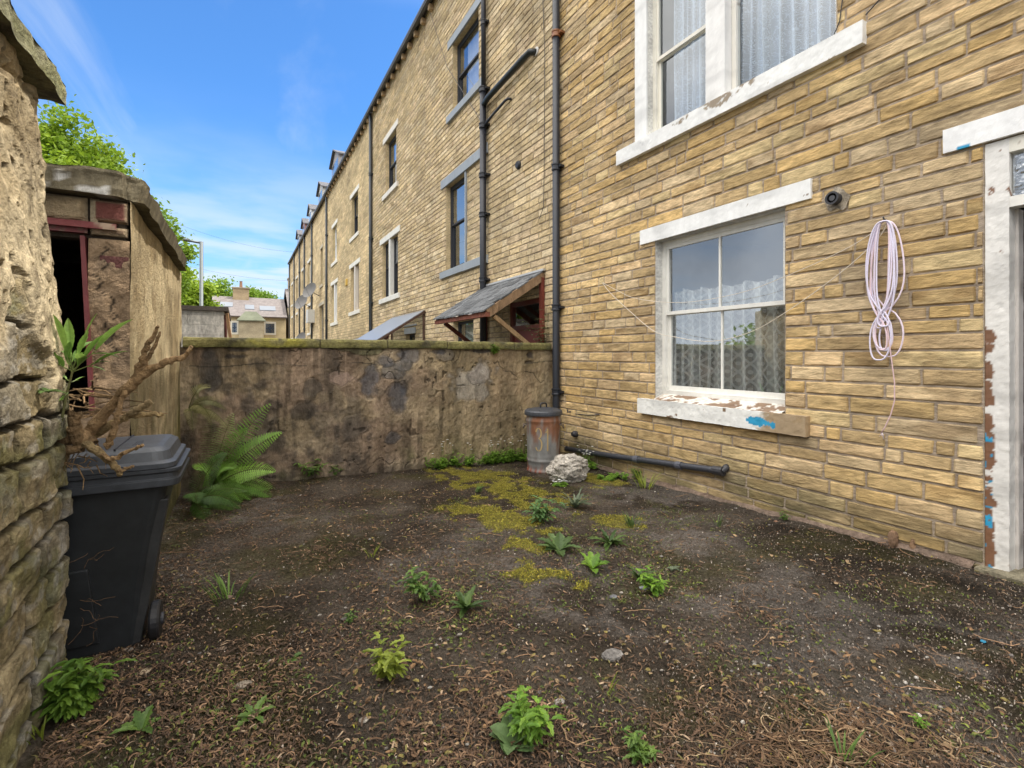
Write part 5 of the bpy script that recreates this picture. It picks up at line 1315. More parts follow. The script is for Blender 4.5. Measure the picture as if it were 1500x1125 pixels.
# ================================================================== ROPE + CLOTHES LINE
def ropes():
    X = WX-.05; y0, z0 = 1.975, 1.05
    mb = MB(); r = np.random.default_rng(4)
    mb.tube([(WX+.02,y0,z0+.01),(WX-.075,y0,z0+.015),(WX-.085,y0,z0+.035)], .006, 6, (.05,.05,.05))
    for k in range(8):
        wdt = .060 + .045*r.random() + (.02 if k == 0 else 0); low_ = -.10+.16*r.random() if k < 5 else .18+.1*r.random(); wz = .26+.10*r.random(); ph = r.uniform(-.03,.03)
        pts = []
        for a in np.linspace(0, 2*math.pi, 56):
            v = (1-math.cos(a))/2                 # 0 top .. 1 bottom
            z = z0 + (low_-z0)*v
            tt = (z-wz)
            env = math.tanh(abs(tt)*7+.12)
            lowr = 1.05 if tt < 0 else .95
            side = math.sin(a)
            sh = side*(abs(math.sin(a))**-.35 if abs(math.sin(a)) > .05 else 1)
            y = y0 + ph*v*2 + .025*v + sh*wdt*env*lowr*(1 if tt > 0 else -1) + (.03 if k % 2 else -.01)*math.sin(v*math.pi)
            pts.append((X-.012-.010*r.random()*0-.003*k-.006*math.sin(a*2+k), y, z))
        c = mixc((.80,.62,.66),(.74,.70,.84), np.full(1, r.random()))[0]
        mb.tube(pts, .0062, 6, c, cap=False)
    tail = [(X-.02,y0-.01,.35),(X-.03,y0-.035,.12),(X-.03,1.92,-.05),(X-.02,1.905,-.22),(X-.02,1.905,-.36),(X-.02,1.93,-.47),(X-.02,1.972,-.58),(X-.02,1.995,-.625)]
    from mathutils import geometry
    mb.tube(tail, .0042, 6, (.70,.50,.52))
    for q in range(7): mb.tube([(X-.02,1.99,-.62),(X-.02+r.uniform(-.01,.01),1.99+r.uniform(-.02,.03),-.62-r.uniform(.02,.06))], .0018, 4, (.75,.66,.70))
    tag(mb.build('coiled_rope', M['rope'], smooth=True), 'pink and lilac washing cord coiled and hung from a nail by the door', 'rope')
    mb = MB()
    def line(P, r_=.0036, col=(.74,.66,.55)):
        P = [np.array(p) for p in P]; out = []
        for i in range(len(P)-1):
            p0, p1, p2, p3 = P[max(i-1,0)], P[i], P[i+1], P[min(i+2,len(P)-1)]
            for tt in np.linspace(0,1,8,endpoint=False):
                out.append(tuple(.5*((2*p1)+(-p0+p2)*tt+(2*p0-5*p1+4*p2-p3)*tt*tt+(-p0+3*p1-3*p2+p3)*tt**3)))
        out.append(tuple(P[-1])); mb.tube(out, r_, 5, col)
    def wp_(px, py, X_=WX-.055):
        y, z = wall_pt(px, py, X_); return (X_, y, z)
    line([wp_(1300,326),wp_(1283,353),wp_(1228,402),wp_(1150,458),wp_(1095,488),wp_(1040,500),wp_(990,494),wp_(958,485),wp_(925,458),wp_(895,430),wp_(883,415)])
    line([wp_(1300,326),wp_(1240,364),wp_(1150,405),wp_(1080,430),wp_(1000,443),wp_(935,438),wp_(905,426),wp_(883,414)], .003)
    mb.tube([(WX+.01,wall_pt(883,415)[0],wall_pt(883,415)[1]),wp_(883,414)], .004, 5, (.1,.1,.1))
    tag(mb.build('washing_line', M['rope'], smooth=True), 'slack cream washing line looped across the lower window', 'washing line')
ropes()

# ================================================================== PLANTS
LG1 = ((.07,.145,.028),(.19,.30,.06)); DG = ((.05,.10,.025),(.13,.21,.05)); YG = ((.20,.26,.03),(.36,.42,.06)); GG = ((.10,.14,.08),(.20,.24,.15)); BG = ((.10,.22,.025),(.25,.42,.05))
def leafblade(mb, p, d, L, w, droop, col, n=6, fold=.25, serr=0, rnd=None):
    """p base, d direction (unit), curved blade"""
    p = np.array(p, float); d = np.array(d, float); d /= np.linalg.norm(d)
    side = np.cross(d, (0,0,1.)); 
    if np.linalg.norm(side) < .05: side = np.array((1.,0,0))
    side /= np.linalg.norm(side); V = []; Cc = []; q = p.copy(); dd = d.copy()
    for i in range(n+1):
        t = i/n
        ww = w*(math.sin(math.pi*min(1, t*.93+.07))**.8) + .0006
        if serr: ww *= (1 + serr*(1 if i % 2 else -1))
        if i == n: ww = .0004
        up = np.cross(side, dd)
        V += [q-side*ww+up*ww*fold, q, q+side*ww+up*ww*fold]
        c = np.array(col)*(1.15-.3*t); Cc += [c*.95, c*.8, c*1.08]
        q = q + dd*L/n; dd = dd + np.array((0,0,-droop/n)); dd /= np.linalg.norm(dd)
    Fc = []
    for i in range(n):
        a = i*3; Fc += [(a,a+1,a+4,a+3),(a+1,a+2,a+5,a+4)]
    mb.add(V, Fc, np.array(Cc))
    return q
def rc(pal, r): t = r.random(); return tuple(np.array(pal[0])*(1-t)+np.array(pal[1])*t)
def rosette(mb, c, R0, n, pal, r, upr=.45, w=.16, serr=.25, droop=.9):
    for i in range(n):
        a = r.uniform(0, 2*math.pi); e = upr*r.uniform(.4,1.5)
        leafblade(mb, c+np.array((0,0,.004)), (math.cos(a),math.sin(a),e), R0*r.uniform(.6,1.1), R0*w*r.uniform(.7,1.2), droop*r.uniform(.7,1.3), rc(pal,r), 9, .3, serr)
def grass(mb, c, h, n, pal, r, spread=.05, w=.003):
    for i in range(n):
        a = r.uniform(0,2*math.pi); q = c+np.array((math.cos(a),math.sin(a),0))*spread*r.random()
        leafblade(mb, q, (math.cos(a)*.4,math.sin(a)*.4,1), h*r.uniform(.5,1.1), w*r.uniform(.7,1.3), r.uniform(.5,1.6), rc(pal,r), 6, .2)
def bushy(mb, c, h, n, pal, r, leafL=.05, w=.018, lean=None, serr=.3):
    for i in range(n):
        a = r.uniform(0,2*math.pi); l = h*r.uniform(.5,1.05); tilt = r.uniform(.1,.75)
        d = np.array((math.cos(a)*tilt, math.sin(a)*tilt, 1.)); 
        if lean is not None: d = d+np.array(lean)
        d /= np.linalg.norm(d); pts = [c]; q = c.copy(); dd = d.copy(); m = 7
        for k in range(m):
            q = q+dd*l/m; dd = dd+np.array((0,0,-.05))+r.normal(0,.05,3); dd /= np.linalg.norm(dd); pts.append(q.copy())
        mb.tube([tuple(p) for p in pts], [.0028-.0003*k for k in range(m+1)], 4, np.array(pal[0])*.9, cap=False)
        for k in range(2, m+1):
            for sg in (0, 1):
                b = r.uniform(0,2*math.pi); leafblade(mb, pts[k], (math.cos(b),math.sin(b),.35), leafL*r.uniform(.6,1.1), w*r.uniform(.7,1.1), 1.0, rc(pal,r), 6, .25, serr)
def frond(mb, c, d, L, W, droop, pal, r, n=26):
    d = np.array(d, float); d /= np.linalg.norm(d); q = np.array(c, float); dd = d.copy(); pts = [q.copy()]; dirs = [dd.copy()]
    for i in range(n): q = q+dd*L/n; dd = dd+np.array((0,0,-droop/n)); dd /= np.linalg.norm(dd); pts.append(q.copy()); dirs.append(dd.copy())
    mb.tube([tuple(p) for p in pts], [.0045*(1-i/(n+1))+.001 for i in range(n+1)], 5, (.12,.14,.04), cap=False)
    col = rc(pal, r)
    for i in range(3, n+1):
        t = i/n; l = W*(math.sin(math.pi*min(1,(t*.86+.12)))**.75)*(1 if t > .2 else t/.2)
        side = np.cross(dirs[i], (.12,-.8,.6)); side /= (np.linalg.norm(side)+1e-9)
        for sg in (-1, 1):
            dv = side*sg + dirs[i]*.38 + np.array((0,0,-.08+r.normal(0,.05)))
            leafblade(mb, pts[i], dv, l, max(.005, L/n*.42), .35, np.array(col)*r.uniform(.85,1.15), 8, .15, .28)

def plant(name, fn, label, cat, seed, mat='leaf', loc=None, group=None):
    mb = MB(); r = np.random.default_rng(seed); fn(mb, r)
    return tag(mb.build(name, M[mat], loc=loc), label, cat, group)
def weed(kind, px, py, size_px, label, seed, pal, n=14, cat='weed', name=None, **k):
    x, y, z, d = gpt(px, py); s_ = .88*size_px*d/F; c = np.array((x, y, z+.0))
    f = {'rosette': lambda mb, r: rosette(mb, c, s_*.6, n, pal, r, **k), 'grass': lambda mb, r: grass(mb, c, s_*.8, n, pal, r, spread=s_*.35, w=max(.0025, s_*.018)),
         'bushy': lambda mb, r: bushy(mb, c, s_*.75, n, pal, r, leafL=s_*.30, w=s_*.040, **k)}[kind]
    nm = name or {'rosette': 'rosette_weed', 'grass': 'grass_tuft', 'bushy': 'leafy_weed'}[kind]
    return plant(nm, f, label, cat, seed, loc=(x, y, z))
weed('rosette', 372, 1052, 68, 'dandelion like rosette with long arched leaves, alone in the left foreground', 1, LG1, 9, w=.13, upr=.6)
weed('rosette', 207, 1072, 76, 'toothed green rosette at the left foreground, right of the big leafy clump', 2, LG1, 9, w=.14, upr=.8)
weed('bushy', 105, 1050, 120, 'large toothed leafy clump at the foot of the nearest rubble wall', 3, ((.07,.15,.02),(.19,.32,.04)), 26)
weed('bushy', 122, 935, 90, 'smaller leafy clump climbing between the rubble wall and the wheeled bin', 4, LG1, 9)
weed('grass', 60, 1080, 60, 'dry yellowish grass at the bottom left corner under the rubble wall', 5, YG, 16)
weed('rosette', 427, 968, 32, 'tiny rosette right of the bin, left of the yellow grassy weed', 6, LG1, 9)
weed('grass', 335, 880, 64, 'thin green grass tuft in the litter right of the bin wheel', 7, LG1, 26)
weed('bushy', 568, 995, 84, 'straggly yellow green weed in the middle left foreground', 8, YG, 10)
weed('bushy', 625, 880, 74, 'low leafy weed left of the dark upright rosette', 9, LG1, 8)
weed('rosette', 683, 895, 76, 'dark dense rosette standing in the middle of the yard', 10, DG, 22, w=.10, upr=1.1)
weed('rosette', 820, 808, 74, 'broad grey green rosette right beside the yellow moss', 11, ((.08,.14,.04),(.18,.27,.09)), 16, upr=.8)
weed('rosette', 868, 835, 58, 'pale upright rosette just below the broad grey green one', 12, BG, 12, upr=1.0, w=.16)
weed('rosette', 893, 798, 66, 'dark spiky weed at the upper right of the pale rosette', 13, DG, 22, w=.08, upr=1.0)
weed('bushy', 958, 872, 64, 'bright green leafy weed at the right end of the weed cluster', 14, BG, 8, serr=.1)
weed('rosette', 935, 850, 62, 'dull spiky tuft leaning behind the bright green leafy weed', 15, DG, 12, w=.07, upr=1.3)
weed('bushy', 795, 768, 66, 'pale leafy weed at the top edge of the yellow moss', 16, ((.10,.2,.06),(.2,.34,.12)), 9)
weed('rosette', 843, 745, 70, 'silvery grey spiky weed in front of the boulder', 17, GG, 30, w=.05, upr=1.2)
weed('rosette', 750, 1095, 100, 'big glossy broad leaves at the bottom centre, left half of the clump', 18, ((.10,.17,.06),(.20,.30,.12)), 8, w=.26, upr=.9, serr=.06)
weed('bushy', 775, 1085, 95, 'bright toothed leafy clump at the bottom centre, right of the glossy leaves', 19, BG, 14)
weed('bushy', 940, 1115, 66, 'pale green leafy weed at the bottom edge, left of the dry stems', 20, LG1, 9)
weed('grass', 888, 1020, 52, 'single bent grass stalk right of centre in the foreground', 21, YG, 4)
weed('bushy', 1350, 1068, 30, 'small bright seedling at the lower right by the dry stems', 22, BG, 6)
weed('grass', 1235, 1120, 80, 'long green grass blades growing through the dry stems', 23, LG1, 10)
weed('bushy', 1148, 762, 24, 'tiny sprig at the foot of the house wall right of the sill', 24, LG1, 6)
weed('grass', 945, 715, 44, 'grassy tuft at the foot of the wall under the waste pipe', 25, YG, 22)
weed('bushy', 932, 702, 30, 'small leafy plant left of the tuft under the waste pipe', 26, LG1, 8)
weed('grass', 545, 815, 30, 'sparse grass sprig in the litter left of the moss', 27, YG, 12)
weed('bushy', 700, 722, 20, 'speck of green weed in the moss near the yard wall', 28, LG1, 6)
weed('grass', 925, 772, 34, 'low olive grass patch right of the moss, behind the dark spiky weed', 29, DG, 30)
weed('bushy', 510, 912, 26, 'low green sprig left of the two weeds in mid yard', 30, LG1, 6)
weed('grass', 1050, 770, 26, 'faint grass sprig on the soil below the lower window', 31, DG, 12)
weed('rosette', 985, 835, 28, 'flat pale rosette just right of the dull spiky tuft', 32, GG, 8)
weed('bushy', 455, 700, 55, 'young fern like weed growing at the foot of the yard wall', 33, LG1, 8, lean=(0,-.3,0))
weed('bushy', 490, 698, 30, 'small sprig right of the fern like weed by the yard wall', 34, LG1, 5)

# flowering weed clump along the yard wall, and one by the boulder
def flowers(mb, c, w, dep, n, r, h=.12, fl=.3):
    for i in range(n):
        q = c+np.array((r.uniform(-w,w), r.uniform(-dep,dep), 0)); q[2] = float(gz(q[0],q[1]))
        bushy(mb, q, h*r.uniform(.4,1.1), 2, BG, r, .050, .016, serr=.2)
        if r.random() < fl:
            p = q+np.array((r.uniform(-.04,.04), r.uniform(-.04,.04), h*r.uniform(1.0,1.7)))
            mb.tube([tuple(q),tuple(p)], .0015, 4, (.15,.22,.05), cap=False)
            for k in range(5):
                a = k*1.2566; leafblade(mb, p, (math.cos(a),math.sin(a),.3), .020, .009, .2, (.85,.85,.83), 3, .1)
for (px, hw, n, fl, lab, sd2) in ((632,.16,5,.1,'leftmost small green clump under the rendered yard wall',50),(668,.26,16,.35,'low white flowered clump in the middle of the wall foot',51),(724,.30,28,.45,'tallest white flowered clump at the wall foot',52),(760,.16,14,.6,'white flowered clump touching the left of the dustbin',53)):
    p = at(px, 680, 6.62); c = np.array((p[0], 6.60, 0)); c[2] = float(gz(c[0],c[1]))
    plant('flowering_weed', lambda mb, r: flowers(mb, c, hw, .09, int(n*1.3), r, .24, fl), lab, 'wild flowers', sd2, loc=tuple(c))
x, y, z, d = gpt(862, 690); c = np.array((x+.12, y+.15, z))
plant('flowering_weed', lambda mb, r: flowers(mb, c, .14, .14, 16, r, .2, .9), 'white flowered weed between the boulder and the house wall', 'wild flowers', 54, loc=tuple(c))
x, y, z, d = gpt(905, 705); c2_ = np.array((x, y+.1, z))
plant('leafy_weed', lambda mb, r: flowers(mb, c2_, .22, .1, 14, r, .08, 0), 'low green weeds right of the boulder at the foot of the wall', 'weed', 55, loc=tuple(c2_))
x, y, z, d = gpt(815, 712); c3_ = np.array((x, y, z))
plant('flowering_weed', lambda mb, r: flowers(mb, c3_, .13, .07, 9, r, .05, 1.0), 'tiny white flowers in front of the boulder on the moss', 'wild flowers', 56, loc=tuple(c3_))

# ferns in the corner between shed and yard wall
def ferns(mb, r, c, specs, pal):
    for (dx, dy, dz, L, W, dr) in specs: frond(mb, c, (dx,dy,dz), L*.88, W*.85, dr, pal, r, 34)
c = np.array((-.28, 6.35, -1.50))
FP = ((.13,.26,.04),(.26,.44,.07))
plant('fern', lambda mb, r: ferns(mb, r, c, [(.50,-.1,1.25,1.25,.18,.75),(.62,-.25,.95,1.1,.17,.75),(.2,-.35,1.3,1.1,.15,.8),(.75,-.5,.5,.85,.15,1.3),(.35,-.7,.6,.8,.14,1.5),(1.,.0,.45,.8,.14,1.3),(-.1,-.6,.9,.85,.14,1.2),(.0,-.1,1.2,.95,.15,.7),(.5,-.6,.25,.7,.13,1.2),(.05,-.9,.35,.7,.12,1.3),(.9,-.3,.2,.62,.12,1.1),(.35,-.3,1.2,.95,.17,.9),(.7,-.45,.8,.9,.17,1.1),(.2,-.5,.8,.85,.15,1.3),(.6,-.7,.6,.7,.15,1.4)], FP),
      'large bright fern arching in the corner between shed and yard wall', 'fern', 60, loc=tuple(c))
c = np.array((-.42, 5.85, -1.50))
plant('fern', lambda mb, r: ferns(mb, r, c, [(.25,-.2,.9,.75,.13,1.2),(.55,-.5,.6,.7,.12,1.5),(.1,-.7,.8,.7,.12,1.4),(.6,.1,.5,.6,.11,1.3),(.3,-.8,.3,.6,.11,1.4),(.7,-.3,.35,.6,.11,1.5)], ((.05,.11,.025),(.12,.22,.04))),
      'darker lower fern nearest the bin, against the shed side', 'fern', 61, loc=tuple(c))
c = np.array((-.50, 6.45, -.62))
plant('fern', lambda mb, r: ferns(mb, r, c, [(.2,-.3,.9,.6,.10,1.9),(.3,-.5,.5,.65,.10,2.2),(.35,-.3,.2,.65,.10,1.6),(.1,-.6,.3,.6,.09,1.8),(.4,-.2,.6,.55,.09,2.2)], ((.16,.16,.06),(.30,.28,.12))),
      'withered olive fern hanging high in the corner above the bright one', 'fern', 62, loc=tuple(c))
# plants on walls
p = at(722, 520, 6.72); c4_ = np.array((p[0], 6.70, p[2]))
plant('wall_plant', lambda mb, r: bushy(mb, c4_, .16, 5, BG, r, .07, .018, lean=(0,-.6,0)), 'bright sprig growing out of the yard wall just under its coping', 'weed', 63, loc=tuple(c4_))
p = np.array((WX-.12, 6.86, .02)); c5_ = p
plant('wall_plant', lambda mb, r: (bushy(mb, c5_, .95, 4, ((.10,.12,.05),(.20,.22,.10)), r, .12, .018, serr=.05), bushy(mb, c5_, .6, 6, ((.10,.12,.05),(.20,.22,.10)), r, .10, .018, serr=.05)), 'thin willowy shrub by the corner drainpipe beneath the slate porch', 'shrub', 64, loc=tuple(c5_))
p = at(14, 578, 2.72); c6_ = np.array((-.70, 2.72, p[2]))
plant('wall_plant', lambda mb, r: rosette(mb, c6_, .07, 14, DG, r, upr=.5, w=.12), 'small dark plant rooted in the joints of the rubble wall', 'weed', 65, loc=tuple(c6_))

# ================================================================== BROKEN BUDDLEIA STUMP + SPROUT
def stump():
    t = thing('cut_stump', (-.72, 3.05, -.62), 'gnarled brown cut branches jutting from the rubble wall over the bin lid', 'branch')
    BC = np.array((.36,.235,.12)); r = np.random.default_rng(12)
    def limb(pts, r0, r1, col=BC, n=20):
        P = [at(px, py, Y) for px, py, Y in pts]; out = []
        for i in range(len(P)-1):
            p0, p1, p2, p3 = P[max(i-1,0)], P[i], P[i+1], P[min(i+2,len(P)-1)]
            for tt in np.linspace(0,1,6,endpoint=False): out.append(.5*((2*p1)+(-p0+p2)*tt+(2*p0-5*p1+4*p2-p3)*tt*tt+(-p0+3*p1-3*p2+p3)*tt**3))
        out.append(P[-1]); m = len(out)
        rr = [1.08*(r0+(r1-r0)*i/(m-1))*(1+.22*(float(vnoise(i*.8, r0*99, 3))-.5)*2) for i in range(m)]
        out = [tuple(o+r.normal(0,.003,3)) for o in out]
        cc = np.array([col*(.75+.6*float(vnoise(i*.6, r0*50, 7))) for i in range(m)])
        mb = MB(); mb.tube(out, rr, 10, cc); return mb.build('branch', M['bark'], t, smooth=False)
    limb([(125,640,3.06),(150,610,3.02),(185,570,2.98),(215,545,2.95),(245,530,2.93),(268,522,2.92),(281,508,2.91)], .027, .009)
    limb([(197,558,2.97),(208,525,2.95),(220,500,2.94),(232,478,2.93)], .017, .007, BC*.8)
    limb([(203,556,2.965),(214,530,2.96),(226,508,2.95),(235,486,2.94)], .012, .005, BC*.75)
    limb([(62,600,3.05),(80,622,3.03),(112,640,3.0),(140,660,2.96),(165,680,2.92),(177,697,2.9)], .026, .010, np.array((.36,.26,.13)))
    limb([(142,662,2.95),(160,672,2.9),(175,668,2.87),(195,658,2.84),(210,652,2.82)], .010, .006, BC*1.1)
    limb([(172,690,2.9),(182,688,2.88),(195,682,2.86)], .008, .005, BC*1.1)
    limb([(182,572,2.94),(172,610,2.92),(163,640,2.92),(155,655,2.93)], .010, .014, BC*.95)
    limb([(135,640,3.1),(165,620,3.06),(200,608,3.04),(238,607,3.02)], .019, .012, np.array((.38,.27,.13)))
    limb([(188,608,3.03),(208,596,3.0),(222,588,3.0)], .016, .013, np.array((.34,.25,.13)))
    limb([(60,655,3.06),(85,645,3.04),(115,640,3.02),(135,650,3.0)], .045, .030, BC*.8)
    limb([(112,648,2.99),(110,625,2.97),(110,603,2.96)], .026, .024, BC*.7)
    limb([(70,640,3.03),(64,615,3.02),(61,594,3.02)], .018, .020, BC*.65)
    limb([(60,670,3.06),(90,662,3.02),(120,655,2.98)], .035, .018, BC*.85)
    # twigs and rubbish caught behind
    mb = MB()
    for i in range(34):
        a = at(r.uniform(90,190), r.uniform(568,612), r.uniform(3.1,3.5)); b = a+np.array((r.uniform(-.25,.25), r.uniform(-.12,.1), r.uniform(-.04,.05)))
        m_ = (a+b)/2+r.normal(0,.012,3); mb.tube([tuple(a),tuple(m_),tuple(b)], [.005,.004,.002], 5, BC*r.uniform(.35,1.1))
    mb.build('twig_tangle', M['bark'], t); mb = MB()
    for i in range(26):
        a = at(r.uniform(70,150), r.uniform(640,690), 3.02); b = a+np.array((r.uniform(-.04,.08), r.uniform(-.05,.0), r.uniform(-.12,.0)))
        mb.tube([tuple(a),tuple((a+b)/2+r.normal(0,.01,3)),tuple(b)], [.0035,.0025,.0012], 4, BC*r.uniform(.5,1.2))
    mb.build('twig_tangle', M['bark'], t)
stump()
def sprout(mb, r):
    b = at(90, 617, 2.96); top = at(106, 545, 2.93)
    mb.tube([tuple(b), tuple(at(97,580,2.95)), tuple(top)], [.006,.005,.004], 6, (.20,.20,.08))
    P = ((.12,.24,.04),(.26,.42,.09))
    S_ = [((105,545),(80,465)),((105,543),(28,508)),((106,543),(190,470)),((106,545),(185,515)),((106,540),(140,462)),((105,548),(150,492)),((104,560),(88,548)),((104,560),(124,552)),((105,540),(100,470)),((106,540),(128,488)),((100,575),(85,590)),((107,542),(96,505))]
    for (a, e) in S_:
        pa = at(*a, 2.94); pe = at(*e, 2.94+r.uniform(-.12,.06)); st = pa+(pe-pa)*.42
        mb.tube([tuple(pa), tuple(st)], [.0028,.0018], 4, (.22,.27,.09), cap=False)
        v = pe-st; L = np.linalg.norm(v); v = v/L + np.array((0,0,.28))
        leafblade(mb, st, v, L*1.1, L*.15, .6, rc(P, r), 12, .3, .05)
        for k in range(2):
            vv = v + r.normal(0,.5,3); leafblade(mb, pa+(st-pa)*r.uniform(.3,1), vv, L*.55, L*.09, .7, rc(P, r), 8, .3, .05)
plant('leafy_shoot', sprout, 'green leafy shoot sprouting upright from the cut branches', 'shrub', 70, loc=tuple(at(90,617,2.96)))
def drytw(mb, r):
    for i in range(9):
        a = at(r.uniform(112,132), r.uniform(800,950), 3.1); q = a.copy(); pts = [q.copy()]; d = r.normal(0,1,3); d[0] = abs(d[0])*.6
        for k in range(7): d = d+r.normal(0,.5,3); d /= np.linalg.norm(d); q = q+d*.022; q[1] = min(max(q[1],3.02),3.14); pts.append(q.copy())
        mb.tube([tuple(p) for p in pts], .0010, 4, (.13,.08,.045), cap=False)
plant('dry_creeper', drytw, 'dead wiry creeper clinging at the wall end beside the bin', 'weed', 71, mat='litter', loc=tuple(at(130,950,3.1)))

# ================================================================== GROUND LITTER
def litter():
    r = np.random.default_rng(21)
    def scatter(n, wfun):
        out = []; tot = 0
        while tot < n:
            # uniform in the view in depth-ish: sample distance with 1/d weighting
            d = 1.35*np.exp(r.random(n*2)*math.log(8.6/1.35)); u = r.uniform(-1.15, 1.15, n*2)
            X = d*(S+u*C); Y = d*(C-u*S)
            ok = (X > -.66) & (X < WX-.03) & (Y > .35) & (Y < 6.68) & (r.random(n*2) < wfun(X, Y))
            out.append(np.stack([X[ok],Y[ok]],1)); tot += ok.sum()
        return np.concatenate(out)[:n]
    def strips(name, n, wfun, L0, L1, w, cols, wts, lift, label, cat, curl=.9, kind='stuff', mat='litter'):
        P = scatter(n, wfun); X, Y = P[:,0], P[:,1]; a = r.uniform(0, 2*math.pi, n); L = L0+(L1-L0)*1.3*r.random(n)**2.0; cu = r.normal(0, curl, n)
        ss = 5; V = np.zeros((n, ss, 2, 3)); x, y = X.copy(), Y.copy(); ww = w*(.45+1.5*r.random(n)**2)
        lz = lift*r.random(n); tl = r.normal(0, .25, n)
        gzv = gz(X, Y) + (fbm(X*3, Y*3, 0, 4)-.5)*.035 + (fbm(X*16, Y*16, 1, 3)-.5)*.022
        for i in range(ss):
            t_ = i/(ss-1); aa = a + cu*(t_-.5)*2
            k = ww*(.35+.65*math.sin(math.pi*(t_*.8+.1)))
            px_, py_ = -np.sin(aa)*k, np.cos(aa)*k
            zz = gzv + .003 + lz + .006*math.sin(t_*math.pi) + tl*(t_-.5)*L*.5
            V[:,i,0] = np.stack([x+px_, y+py_, zz+.0012],1); V[:,i,1] = np.stack([x-px_, y-py_, zz-.0006],1)
            x = x+np.cos(aa)*L/ss; y = y+np.sin(aa)*L/ss
        base = np.arange(n)[:,None]*(ss*2)
        q = np.array([[2*i, 2*i+1, 2*i+3, 2*i+2] for i in range(ss-1)])
        Fc = (base[:,:,None]+q[None]).reshape(-1,4)
        ci = r.choice(len(cols), n, p=np.array(wts)/sum(wts)); c = np.array(cols)[ci]*r.uniform(.7,1.3,n)[:,None]
        mb = MB(); mb.add(V.reshape(-1,3), Fc, np.repeat(c, ss*2, axis=0))
        o = mb.build(name, M[mat], loc=(0,0,-1.5)); return tag(o, label, cat, kind=kind)
    def wl(X, Y):
        a = .45 + .55*sstep(2.2,.2,X) ; a = a*(.28+1.1*sstep(.36,.62,fbm(X*2.2,Y*2.2,3,5))); a = a*(1-.85*mossmask(X,Y)); return np.clip(a*(1-.55*sstep(2.4,3.4,X)), .05, 1)
    strips('leaf_litter', 40000, wl, .010, .06, .0025, [(.22,.145,.09),(.15,.095,.058),(.10,.066,.045),(.34,.26,.18),(.15,.14,.05),(.065,.045,.032)], [2.2,4,5,.4,.7,5], .006, 'curled brown plant litter scattered over the yard', 'plant litter')
    def wr(X, Y): return np.clip((.35+.65*sstep(1.0,2.4,X))*(.3+fbm(X*2,Y*2,9,4)), .05, 1)*.8
    strips('gravel_flecks', 26000, wr, .004, .012, .0022, [(.34,.30,.26),(.24,.21,.18),(.16,.135,.11),(.55,.52,.47),(.08,.065,.05)], [1.4,3,4,.45,4], .002, 'fine grit and straw flecks on the soil', 'grit', curl=.4)
    # moss tufts
    n = 0
    def wm(X, Y): return mossmask(X, Y)
    strips('moss', 20000, lambda X, Y: np.clip(mossmask(X,Y)*1.0,.001,1), .006, .02, .0022, [(.32,.29,.04),(.24,.24,.035),(.38,.33,.06),(.14,.15,.03)], [3,3,1.5,2], .012, 'yellow green moss cushions spreading from the drain corner', 'moss', curl=.6)
    # low green specks in litter
    def wgm(X, Y):
        k = 0
        for (px, py, w_) in ((880,800,.5),(820,770,.35),(930,850,.3),(650,880,.35),(880,715,.4),(1000,770,.3)):
            x, y, z, d = gpt(px, py); k = np.maximum(k, np.exp(-((X-x)**2+((Y-y)*.8)**2)/w_**2))
        return sstep(.52,.66,fbm(X*2.4+7,Y*2.4,12,4))*(1-sstep(3.6,4.2,X)*.6)*.12 + k*.8*sstep(.42,.6,fbm(X*7,Y*7,13,4))
    strips('low_weeds', 6500, lambda X, Y: np.clip(wgm(X,Y),.002,1), .008, .035, .0035, [(.09,.12,.03),(.14,.17,.04),(.07,.10,.03)], [3,2,2], .008, 'sparse low green growth between the litter', 'ground cover', curl=.5)
    # pebbles
    P = scatter(420, lambda X, Y: .4+.5*fbm(X*1.2,Y*1.2,30,3)); mb = MB()
    for (x, y) in P:
        s_ = r.uniform(.005,.014)*(1 if r.random() < .93 else 2.2); z = float(gz(x,y)); a = r.uniform(0,6.28)
        c_ = np.array([(.42,.38,.33),(.30,.27,.25),(.60,.56,.5),(.27,.20,.15)][r.integers(4)])*r.uniform(.7,1.1)
        V = []; 
        for hz, rr_ in ((-.2,.8),(.15,1.),(.45,.6)):
            for k in range(6):
                t_ = a+k*1.047; V.append((x+math.cos(t_)*s_*rr_*(1+.25*math.sin(k*2.1+a)), y+math.sin(t_)*s_*rr_*.75, z+.004+s_*hz))
        mb.add(V, [(i*6+k, i*6+(k+1)%6, (i+1)*6+(k+1)%6, (i+1)*6+k) for i in range(2) for k in range(6)]+[(12,13,14,15,16,17)], c_)
    tag(mb.build('pebbles', M['rock'], loc=(0,0,-1.5), smooth=False), 'small pale pebbles scattered over the soil', 'pebbles', kind='stuff')
    P = scatter(1100, lambda X, Y: np.clip(.15+1.3*sstep(.45,.6,fbm(X*1.6,Y*1.6,44,4)),0,1)); mb = MB()
    for (x, y) in P:
        z = float(gz(x,y))+.008; a = r.uniform(0,6.28); c_ = np.array([(.24,.15,.08),(.16,.10,.06),(.34,.25,.15),(.20,.17,.06)][r.integers(4)])*r.uniform(.6,1.2)
        leafblade(mb, (x,y,z), (math.cos(a),math.sin(a),r.uniform(-.1,.35)), r.uniform(.015,.045), r.uniform(.005,.012), r.uniform(.2,1.0), c_, 5, r.uniform(-.6,.6), .15)
    tag(mb.build('dead_leaves', M['litter'], loc=(0,0,-1.5)), 'small curled dead leaves among the yard litter', 'dead leaves', kind='stuff')
    # tangle of dry stems, lower right
    mb = MB()
